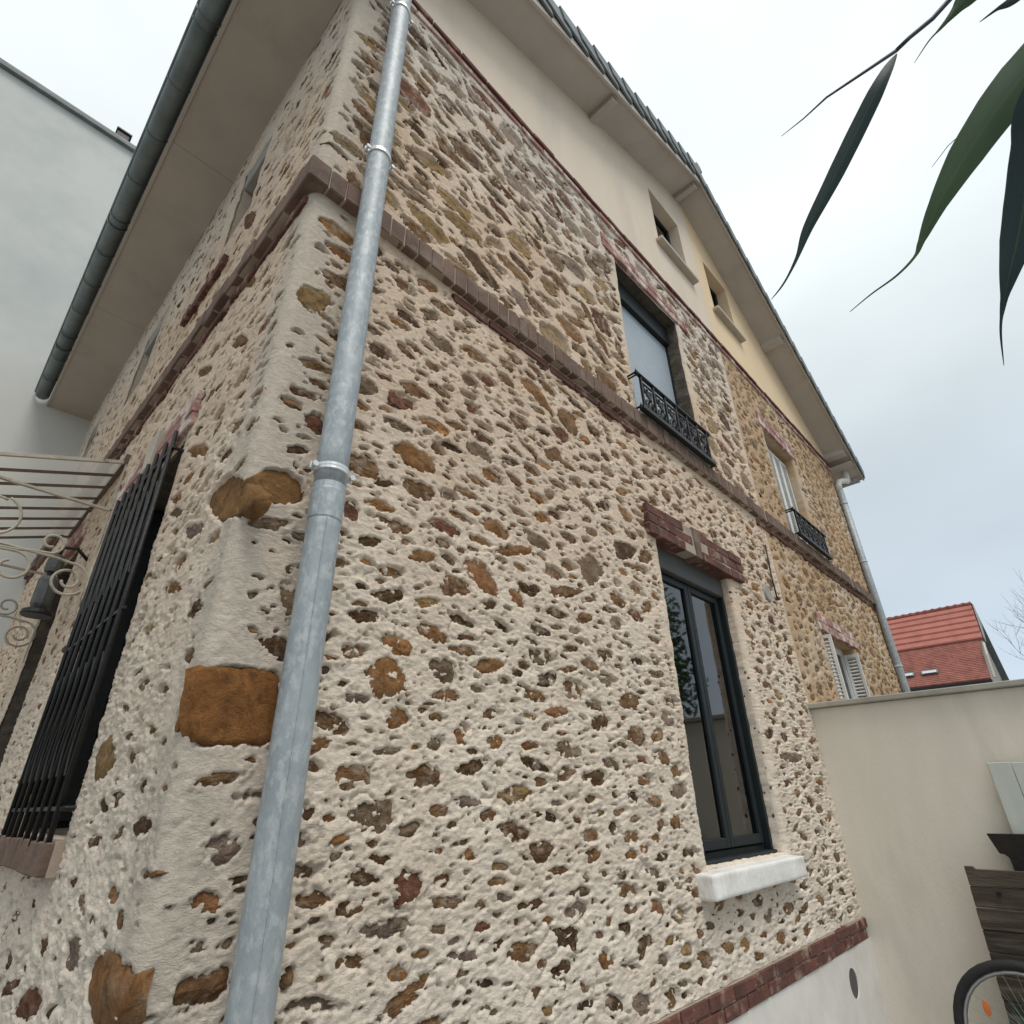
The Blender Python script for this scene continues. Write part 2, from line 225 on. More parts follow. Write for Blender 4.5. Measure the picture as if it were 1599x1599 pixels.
# ------------------------------------------------------------------ mesh helpers
class MB:
    def __init__(s): s.v = []; s.f = []
    def quad(s, *p):
        n = len(s.v); s.v += [tuple(x) for x in p]; s.f.append(tuple(range(n, n+len(p)))); return s
    def box(s, a, b):
        (x0, y0, z0), (x1, y1, z1) = a, b; n = len(s.v)
        s.v += [(x0,y0,z0),(x1,y0,z0),(x1,y1,z0),(x0,y1,z0),(x0,y0,z1),(x1,y0,z1),(x1,y1,z1),(x0,y1,z1)]
        s.f += [tuple(n+i for i in q) for q in ((0,3,2,1),(4,5,6,7),(0,1,5,4),(1,2,6,5),(2,3,7,6),(3,0,4,7))]; return s
    def prism(s, poly, d, axis='y', a=0):
        # poly in the two remaining axes, extruded from a to a+d
        n = len(s.v); k = len(poly)
        def pt(p, t):
            return (p[0], t, p[1]) if axis == 'y' else ((t, p[0], p[1]) if axis == 'x' else (p[0], p[1], t))
        s.v += [pt(p, a) for p in poly] + [pt(p, a+d) for p in poly]
        s.f += [tuple(range(n, n+k)), tuple(range(n+2*k-1, n+k-1, -1))]
        for i in range(k): j = (i+1) % k; s.f.append((n+i, n+k+i, n+k+j, n+j))
        return s
    def tube(s, pts, r, seg=8, cap=True):
        pts = [Vector(p) for p in pts]; n0 = len(s.v); K = len(pts)
        rr = r if isinstance(r, (list, tuple)) else [r]*K
        up = None
        for i, p in enumerate(pts):
            t = (pts[min(i+1, K-1)] - pts[max(i-1, 0)]).normalized()
            if up is None: up = t.orthogonal().normalized()
            else:
                up = (up - t*up.dot(t))
                up = up.normalized() if up.length > 1e-6 else t.orthogonal().normalized()
            bi = t.cross(up)
            for k in range(seg):
                a = 2*PI*k/seg; s.v.append(tuple(p + (up*math.cos(a) + bi*math.sin(a))*rr[i]))
        for i in range(K-1):
            for k in range(seg):
                a = n0+i*seg+k; b = n0+i*seg+(k+1) % seg; s.f.append((a, b, b+seg, a+seg))
        if cap:
            s.f.append(tuple(range(n0+seg-1, n0-1, -1))); s.f.append(tuple(range(n0+(K-1)*seg, n0+K*seg)))
        return s
    def lathe(s, prof, c, seg=20, axis='z'):
        n0 = len(s.v); K = len(prof)
        for r, h in prof:
            for k in range(seg):
                a = 2*PI*k/seg; x, y = r*math.cos(a), r*math.sin(a)
                p = (x, y, h) if axis == 'z' else ((h, x, y) if axis == 'x' else (x, h, y))
                s.v.append((c[0]+p[0], c[1]+p[1], c[2]+p[2]))
        for i in range(K-1):
            for k in range(seg):
                a = n0+i*seg+k; b = n0+i*seg+(k+1) % seg; s.f.append((a, b, b+seg, a+seg))
        s.f.append(tuple(range(n0+seg-1, n0-1, -1))); s.f.append(tuple(range(n0+(K-1)*seg, n0+K*seg)))
        return s
    def strip(s, pts, wv, th):
        # flat bar following pts; wv: half width vector, th: half thickness vector
        n0 = len(s.v); wv = Vector(wv); th = Vector(th)
        for p in pts:
            p = Vector(p)
            for a, b in ((-1,-1),(1,-1),(1,1),(-1,1)): s.v.append(tuple(p+wv*a+th*b))
        for i in range(len(pts)-1):
            for k in range(4):
                a = n0+i*4+k; b = n0+i*4+(k+1) % 4; s.f.append((a, b, b+4, a+4))
        s.f.append((n0+3, n0+2, n0+1, n0)); q = n0+4*(len(pts)-1); s.f.append((q, q+1, q+2, q+3))
        return s
    def build(s, name, mt, parent=None, smooth=False, fix=True, bevel=0, me=None):
        if me is None:
            me = bpy.data.meshes.new(name); me.from_pydata(s.v, [], s.f)
            if fix or bevel:
                bm = bmesh.new(); bm.from_mesh(me)
                if bevel: bmesh.ops.bevel(bm, geom=list(bm.edges), offset=bevel, segments=1, affect='EDGES', clamp_overlap=True)
                if fix: bmesh.ops.recalc_face_normals(bm, faces=bm.faces)
                bm.to_mesh(me); bm.free()
            if smooth: me.polygons.foreach_set('use_smooth', [True]*len(me.polygons))
            me.materials.append(mt)
        return link(name, me, parent)
def link(name, me, parent=None, loc=None, rot=None):
    o = bpy.data.objects.new(name, me); COL.objects.link(o)
    if loc is not None: o.location = loc
    if rot is not None: o.rotation_euler = rot
    if parent is not None:
        o.parent = parent
        o.matrix_parent_inverse = PINV.get(parent.name) or Matrix.Identity(4)
    return o
PINV = {}
def thing(name, label, cat, loc=(0, 0, 0), group=None):
    o = bpy.data.objects.new(name, None); COL.objects.link(o); o.location = loc
    PINV[o.name] = Matrix.Translation(-Vector(loc))
    o['label'] = label; o['category'] = cat
    if group: o['group'] = group
    return o
def tag(o, label, cat, group=None):
    o['label'] = label; o['category'] = cat
    if group: o['group'] = group
    return o
def structure(o): o['kind'] = 'structure'; return o
def stuff(o): o['kind'] = 'stuff'; return o

# ------------------------------------------------------------------ numpy gradient noise
_p = rng.permutation(256); _p = np.concatenate([_p, _p, _p]); _g = rng.normal(size=(256, 3)); _g /= np.linalg.norm(_g, axis=1)[:, None]
def noise(P):
    P = np.asarray(P, float); i = np.floor(P).astype(np.int64); f = P - i; i &= 255
    u = f*f*f*(f*(f*6-15)+10); r = 0
    for dx in (0, 1):
        wx = u[..., 0] if dx else 1-u[..., 0]
        for dy in (0, 1):
            wy = u[..., 1] if dy else 1-u[..., 1]
            for dz in (0, 1):
                wz = u[..., 2] if dz else 1-u[..., 2]
                h = _p[_p[_p[(i[..., 0]+dx) & 255]+((i[..., 1]+dy) & 255)]+((i[..., 2]+dz) & 255)]
                g = _g[h]
                r = r + wx*wy*wz*(g[..., 0]*(f[..., 0]-dx)+g[..., 1]*(f[..., 1]-dy)+g[..., 2]*(f[..., 2]-dz))
    return r
def sstep(a, b, x):
    t = np.clip((x-a)/(b-a), 0, 1); return t*t*(3-2*t)

# ------------------------------------------------------------------ rubble walls
RC_ = 0.05                       # corner radius
def wall_frame(kind, u):
    """base point (without z) and outward normal of the wall at distance u from the house corner"""
    u = np.asarray(u, float); th = np.where(u < RC_, (1-u/RC_)*PI/4, 0)
    a = np.where(u < RC_, RC_-RC_*np.sin(th), u); b = np.where(u < RC_, RC_-RC_*np.cos(th), 0)
    na = -np.sin(th); nb = -np.cos(th)
    if kind == 'g': return a, b, na, nb
    return b, a, nb, na
def calm(P): return 0.35+0.65*sstep(0.10, 0.30, P[..., 0]+P[..., 1])      # the corner band is smooth render
def low_h(P):
    z = P[..., 2]; rough = (1.0+0.25*(1-sstep(1.9, 2.9, z)))*calm(P)
    return 0.008*noise(P*2.3) + rough*0.008*noise(P*np.array([7, 7, 9])+5)
def high_h(P):
    z = P[..., 2]; lowz = 1-sstep(1.9, 2.9, z); rough = 0.62+1.0*lowz
    Q = P + 0.02*np.stack([noise(P*9+3), noise(P*9+17), noise(P*9+31)], -1)
    r1 = 0.5-np.abs(noise(Q*np.array([15, 15, 24])))         # trowel ridges, longer along the courses
    r2 = 0.35-np.abs(noise(Q*np.array([34, 34, 52])+9))
    W = P + 0.03*np.stack([noise(P*14+3), noise(P*14+17), noise(P*14+31)], -1)
    cr = np.exp(-(noise(W*np.array([9, 9, 15])+60)/0.035)**2)*sstep(0.0, 0.22, noise(P*5.5+90))
    flake = np.maximum(0, noise(W*np.array([12, 12, 19])+120)-0.12)
    sm = 1-np.abs(noise(Q*np.array([26, 26, 75])+33))*2; sm = np.maximum(sm-0.55, 0)        # thin torn ridges left by the trowel
    V2 = P + 0.012*np.stack([noise(P*40+3), noise(P*40+17), noise(P*40+31)], -1)
    crumb = np.maximum(0, noise(V2*np.array([30, 30, 42])+120)-0.16)
    return calm(P)*(rough*(0.005*(r1-0.3)*(0.6+0.8*noise(P*3+40)) + 0.0035*(r2-0.2)) + (0.25+0.5*lowz)*(0.008*flake+0.013*crumb-0.015*cr) + 0.007*sm*(0.4+0.9*lowz)
        + 0.0022*noise(P*np.array([70, 70, 130]))) + 0.0013*noise(P*170)
def stone_radius(s, th):
    # broken stone: a rounded irregular polygon around the centre
    r = np.zeros_like(th)
    for a, d in s['sides']: r = r + (np.maximum(np.cos(th-a), 0.0)/d)**7
    return np.clip(r, 0.2, 60)**(-1/7.0)

def make_stones(kind, hand, u0, u1, z0, z1, holes, zone, dens=700):
    L = []
    def add(u, z, a, b, ang, c):
        n_ = rng.integers(5, 8); aa = (np.arange(n_)+rng.uniform(-0.33, 0.33, n_))*2*PI/n_+rng.uniform(0, 6)
        L.append(dict(u=u, z=z, a=a, b=b, ang=ang, c=c, sides=[(float(q), float(rng.uniform(0.72, 1.06))) for q in aa], hand=False))
    for (u, z, a, b, ang, c) in hand:
        add(u, z, a, b, ang, c); L[-1]['hand'] = True
        if c == 'Q': L[-1]['sides'] = [(k*PI/2+0.06*math.sin(k*3+u*9), 0.80) for k in range(4)]
    cell = {}; 
    def key(u, z): return (int(u/0.12), int(z/0.12))
    def put(i): cell.setdefault(key(L[i]['u'], L[i]['z']), []).append(i)
    for i in range(len(L)): put(i)
    n = int((u1-u0)*(z1-z0)*dens)
    cu = rng.uniform(u0, u1, n); cz = rng.uniform(z0, z1, n); t = rng.random(n); sizes = np.empty(n)
    zs = [zone(cu[i], cz[i]) for i in range(n)]; clus = noise(np.stack([cu*3.3+7, cz*4.4, cu*0+3.3], -1))+0.5*noise(np.stack([cu*8+7, cz*11, cu*0+9.3], -1))
    clus = np.where(cz > 3.9, -1, clus)
    for i in range(n):
        med, sg, mx_, gap, keep = zs[i]; sizes[i] = min(mx_, med*math.exp(sg*rng.normal()))
    for i in np.argsort(-sizes):
        med, sg, mx_, gap, keep = zs[i]
        if t[i] > keep or clus[i] > 0.45: continue
        u, z, a = cu[i], cz[i], float(sizes[i]); asp = rng.uniform(0.22, 0.55) if z < 3.8 else rng.uniform(0.28, 0.66); b = max(a*asp, 0.006)
        ok = True
        for (h0, h1, g0, g1) in holes:
            mgn = 0.045+0.5*a
            if h0-mgn-a*0.4 < u < h1+mgn+a*0.4 and g0-mgn < z < g1+mgn: ok = False; break
        if not ok or z-b < z0+0.01 or z+b > z1-0.01 or u-a*0.9 < u0+0.012 or u+a > u1: continue
        k = key(u, z)
        for dx in (-2, -1, 0, 1, 2):
            for dz in (-1, 0, 1):
                for j in cell.get((k[0]+dx, k[1]+dz), ()):
                    q = L[j]; du = (u-q['u']); dzz = (z-q['z'])
                    if q['hand']:
                        ca, sa = math.cos(q['ang']), math.sin(q['ang']); du, dzz = du*ca+dzz*sa, -du*sa+dzz*ca
                    if (du/(a+q['a']+gap))**2+(dzz/(b+q['b']+gap))**2 < 1.0: ok = False; break
                if not ok: break
            if not ok: break
        if not ok: continue
        add(u, z, a, b, rng.normal()*0.16, None); put(len(L)-1)
    return L

TINT = dict(W=(0.33, 0.175, 0.065), d=(0.125, 0.068, 0.032), b=(0.25, 0.135, 0.060), o=(0.34, 0.165, 0.060), O=(0.36, 0.17, 0.075), Q=(0.33, 0.145, 0.045), y=(0.34, 0.215, 0.09),
            B=(0.19, 0.12, 0.06), g=(0.24, 0.165, 0.10), p=(0.30, 0.215, 0.165), r=(0.20, 0.085, 0.048), Y=(0.38, 0.26, 0.13))
def wall_mesh(name, kind, stones, us, zs, holes, mt, depth, dark=()):
    U, Z = np.meshgrid(us, zs, indexing='ij')
    X, Y, NX, NY = wall_frame(kind, U)
    P = np.stack([X, Y, Z], -1)
    H = low_h(P) + high_h(P)
    wn = 0.42*noise(P*20+2)+0.50*noise(P*48+8)+0.36*noise(P*100+4)
    frag = sstep(-0.22, 0.06, noise(P*np.array([24, 24, 36])+51)+0.45*noise(P*75+5))
    lowg = 1-sstep(2.0, 3.0, Z)
    lipn = np.clip(0.5+1.7*noise(P*np.array([16, 16, 22])+77), 0, 1.6)
    fadeU = sstep(0.0, 0.012, U)
    for s in stones:
        R = 1.75*s['a']+0.01
        i0, i1 = np.searchsorted(us, (s['u']-R, s['u']+R)); j0, j1 = np.searchsorted(zs, (s['z']-R, s['z']+R))
        if i1-i0 < 1 or j1-j0 < 1: continue
        du = U[i0:i1, j0:j1]-s['u']; dz = Z[i0:i1, j0:j1]-s['z']; ca, sa = math.cos(s['ang']), math.sin(s['ang'])
        e1 = (du*ca+dz*sa)/s['a']; e2 = (-du*sa+dz*ca)/s['b']; th = np.arctan2(e2, e1)
        d = np.sqrt(e1*e1+e2*e2)/stone_radius(s, th); amp = (min(1.1, 0.035/s['b'])*0.75+0.25)*(0.5 if s['c'] in ('Q', 'W') else 1)
        d = d + wn[i0:i1, j0:j1]*amp
        f = fadeU[i0:i1, j0:j1]
        pit = s['pit']; wl = 0.012/s['b']
        fr_ = 1-(0.25+0.65*lowg[i0:i1, j0:j1])*(1-frag[i0:i1, j0:j1])*(0.3 if s['a'] > 0.13 else 1)*(0 if s['c'] in ('Q', 'W') else 1)
        H[i0:i1, j0:j1] -= f*pit*fr_*(1-sstep(max(0.45, 1-0.009/s['b']), 1.06, d))
        H[i0:i1, j0:j1] += f*s['lip']*lipn[i0:i1, j0:j1]*np.exp(-((d-1.08)/(0.07+wl*0.18))**2)
    dist = np.full(U.shape, 1.0)
    for (h0, h1, g0, g1) in holes:
        dx = np.maximum(np.maximum(h0-U, U-h1), 0); dzz = np.maximum(np.maximum(g0-Z, Z-g1), 0)
        dist = np.minimum(dist, np.hypot(dx, dzz))
    H -= 0.016*(1-sstep(0, 0.035, dist))
    NZ = np.zeros_like(NX)
    V = np.stack([X+NX*H, Y+NY*H, Z], -1)
    nu, nz = len(us), len(zs)
    idx = np.arange(nu*nz).reshape(nu, nz)
    cu = (us[:-1]+us[1:])/2; cz = (zs[:-1]+zs[1:])/2; keep = np.ones((nu-1, nz-1), bool)
    for (h0, h1, g0, g1) in holes:
        keep &= ~(((cu > h0) & (cu < h1))[:, None] & ((cz > g0) & (cz < g1))[None, :])
    a = idx[:-1, :-1][keep]; b = idx[1:, :-1][keep]; c = idx[1:, 1:][keep]; d = idx[:-1, 1:][keep]
    F = np.stack([a, b, c, d] if kind == 'g' else [a, d, c, b], -1)
    verts = [V.reshape(-1, 3)]; faces = [F]; n = nu*nz; mats = [np.zeros(len(F), np.int32)]
    # reveals: from the rim of each opening back into the wall
    inn = np.array([0, 1.0, 0]) if kind == 'g' else np.array([1.0, 0, 0])
    for hi, (h0, h1, g0, g1) in enumerate(holes):
        ia, ib = np.argmin(abs(us-h0)), np.argmin(abs(us-h1)); ja, jb = np.argmin(abs(zs-g0)), np.argmin(abs(zs-g1))
        loops = [(idx[ia:ib+1, jb], (0, 0, -1)), (idx[ia:ib+1, ja], (0, 0, 1)), (idx[ia, ja:jb+1], (1, 0, 0)), (idx[ib, ja:jb+1], (-1, 0, 0))]
        for row, nn in loops:
            st = verts[0][row]; steps = np.array([0.03, 0.07, 0.12, 0.17, depth])
            prev = row; nn = np.array(nn, float)
            if kind == 's': nn = np.array([0, nn[0], nn[2]])
            for k in steps:
                base = st.copy(); ax = 1 if kind == 'g' else 0; base[:, ax] = k
                q = base + nn*(0.004+0.012*noise(base*18)+0.006*noise(base*50))[:, None]*min(1, k/0.04)
                ids = np.arange(n, n+len(row)); verts.append(q); n += len(row)
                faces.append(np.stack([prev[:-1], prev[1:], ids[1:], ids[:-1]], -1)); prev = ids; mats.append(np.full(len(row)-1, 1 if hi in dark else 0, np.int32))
    V = np.concatenate(verts); F = np.concatenate(faces)
    me = bpy.data.meshes.new(name); me.vertices.add(len(V)); me.vertices.foreach_set('co', V.ravel())
    me.loops.add(F.size); me.loops.foreach_set('vertex_index', F.ravel().astype(np.int32)); me.polygons.add(len(F))
    me.polygons.foreach_set('loop_start', np.arange(0, F.size, 4, dtype=np.int32)); me.polygons.foreach_set('loop_total', np.full(len(F), 4, dtype=np.int32))
    me.polygons.foreach_set('use_smooth', np.ones(len(F), bool))
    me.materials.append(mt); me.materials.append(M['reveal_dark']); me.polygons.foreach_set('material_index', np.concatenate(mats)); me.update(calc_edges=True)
    return me

def stone_geom(s, kind, rings, seg):
    """vertices in wall space relative to the stone's centre on the wall plane: (u, z, out)"""
    th = np.linspace(0, 2*PI, seg, endpoint=False) + rng.uniform(0, 1)
    R = stone_radius(s, th); vs = []; a, b = s['a'], s['b']; sd_ = rng.uniform(0, 50, 3)
    tilt = rng.normal(size=2)*0.10*min(1, 0.035/a)
    def hh(x, z, r):
        q = np.stack([x, z, np.zeros_like(x)], -1)
        f = min(1.3, b/0.022)*(0.8 if s['c'] in ('Q', 'W') else 1)
        return s['lvl'] + s['dome']*(1-r*r) + (tilt[0]*x+tilt[1]*z) + f*(0.011*noise(q*(1.0/max(b, 0.015)*0.9)+sd_) + 0.008*np.abs(noise(q*(2.4/max(b, 0.015))+sd_)))
    ca, sa = math.cos(s['ang']), math.sin(s['ang'])
    def rot(x, z): return x*ca-z*sa, x*sa+z*ca
    V = [[0, 0, float(hh(np.zeros(1), np.zeros(1), 0)[0])]]
    for k in range(1, rings+1):
        r = s['ext']*k/rings; jit = 1+rng.normal(size=seg)*0.04
        x = a*r*R*np.cos(th)*jit; z = b*r*R*np.sin(th)*jit; h = hh(x, z, r)
        if k == rings: h = h-0.035
        x, z = rot(x, z); V += np.stack([x, z, h], -1).tolist()
    F = [(0, 1+k, 1+(k+1) % seg) for k in range(seg)]
    for k in range(rings-1):
        for j in range(seg):
            p = 1+k*seg+j; q = 1+k*seg+(j+1) % seg; F.append((p, p+seg, q+seg, q))
    return np.array(V), F

def put_stones(house_wall, kind, stones, limit, names='stone', u_off=0):
    # rank by how large they show from the photograph's side of the garden
    for s in stones:
        x, y, nx, ny = wall_frame(kind, s['u']); p = np.array([float(x), float(y), s['z']]); s['p'] = p; s['n'] = (float(nx), float(ny))
        d = p-CAM; q = RC@d; r = np.linalg.norm(d); cosf = abs((d[0]*s['n'][0]+d[1]*s['n'][1])/r)
        px = 799.5+873*q[0]/max(q[2], 0.01); py = 799.5+873*q[1]/max(q[2], 0.01)
        vis = (-20 < px < 1620) and (-20 < py < 1620) and q[2] > 0
        s['rank'] = s['a']*s['b']*cosf/(r*r)*(1 if vis else 0.001)
        hl = float(low_h(p[None])[0]); s['lvl'] += hl
    order = sorted(range(len(stones)), key=lambda i: -stones[i]['rank']); big = set(order[:limit])
    AV = []; AF = []; AC = []; n = 0
    for i in order:
        s = stones[i]; isb = i in big
        rings, seg = (5, 14) if isb and s['rank'] > stones[order[min(120, len(order)-1)]]['rank'] else ((4, 10) if isb else (3, 7))
        if s['hand'] and s['a'] > 0.07: rings, seg = 7, 22
        V, F = stone_geom(s, kind, rings, seg); nx, ny = s['n']
        # wall frame -> world
        if kind == 'g': W = np.stack([V[:, 0]+nx*V[:, 2], ny*V[:, 2], V[:, 1]], -1)
        else: W = np.stack([nx*V[:, 2], V[:, 0]+ny*V[:, 2], V[:, 1]], -1)
        if kind == 's': F = [tuple(reversed(f)) for f in F]
        c = s['c'] if isinstance(s['c'], tuple) else TINT[s['c']]
        c = tuple(min(1, x*s['tv']) for x in c) + ((0.0 if s['c'] in ('Q', 'W') else (0.4 if s['hand'] else 1.0)),)
        if isb:
            me = bpy.data.meshes.new(names); me.from_pydata(W.tolist(), [], F); me.materials.append(M['stone'])
            ca = me.color_attributes.new('tint', 'FLOAT_COLOR', 'POINT'); ca.data.foreach_set('color', np.tile(c, len(V)).astype(np.float32))
            if s['hand'] and s['a'] > 0.07: me.polygons.foreach_set('use_smooth', [True]*len(me.polygons))
            link(names, me, house_wall, loc=s['p'])
        else:
            AV.append(W+s['p']); AF += [tuple(k+n for k in f) for f in F]; AC.append(np.tile(c, (len(V), 1))); n += len(V)
    if AV:
        me = bpy.data.meshes.new('small_stones'); me.from_pydata(np.concatenate(AV).tolist(), [], AF); me.materials.append(M['stone'])
        ca = me.color_attributes.new('tint', 'FLOAT_COLOR', 'POINT'); ca.data.foreach_set('color', np.concatenate(AC).astype(np.float32).ravel())
        stuff(link('small_stones', me, house_wall))

def coords(a, b, f, snaps):
    out = [a]; x = a
    while x < b: x += f(x); out.append(x)
    out[-1] = b
    out = np.array(out)
    for s in snaps:
        if a < s < b: out[np.argmin(abs(out-s))] = s
    return np.unique(out)

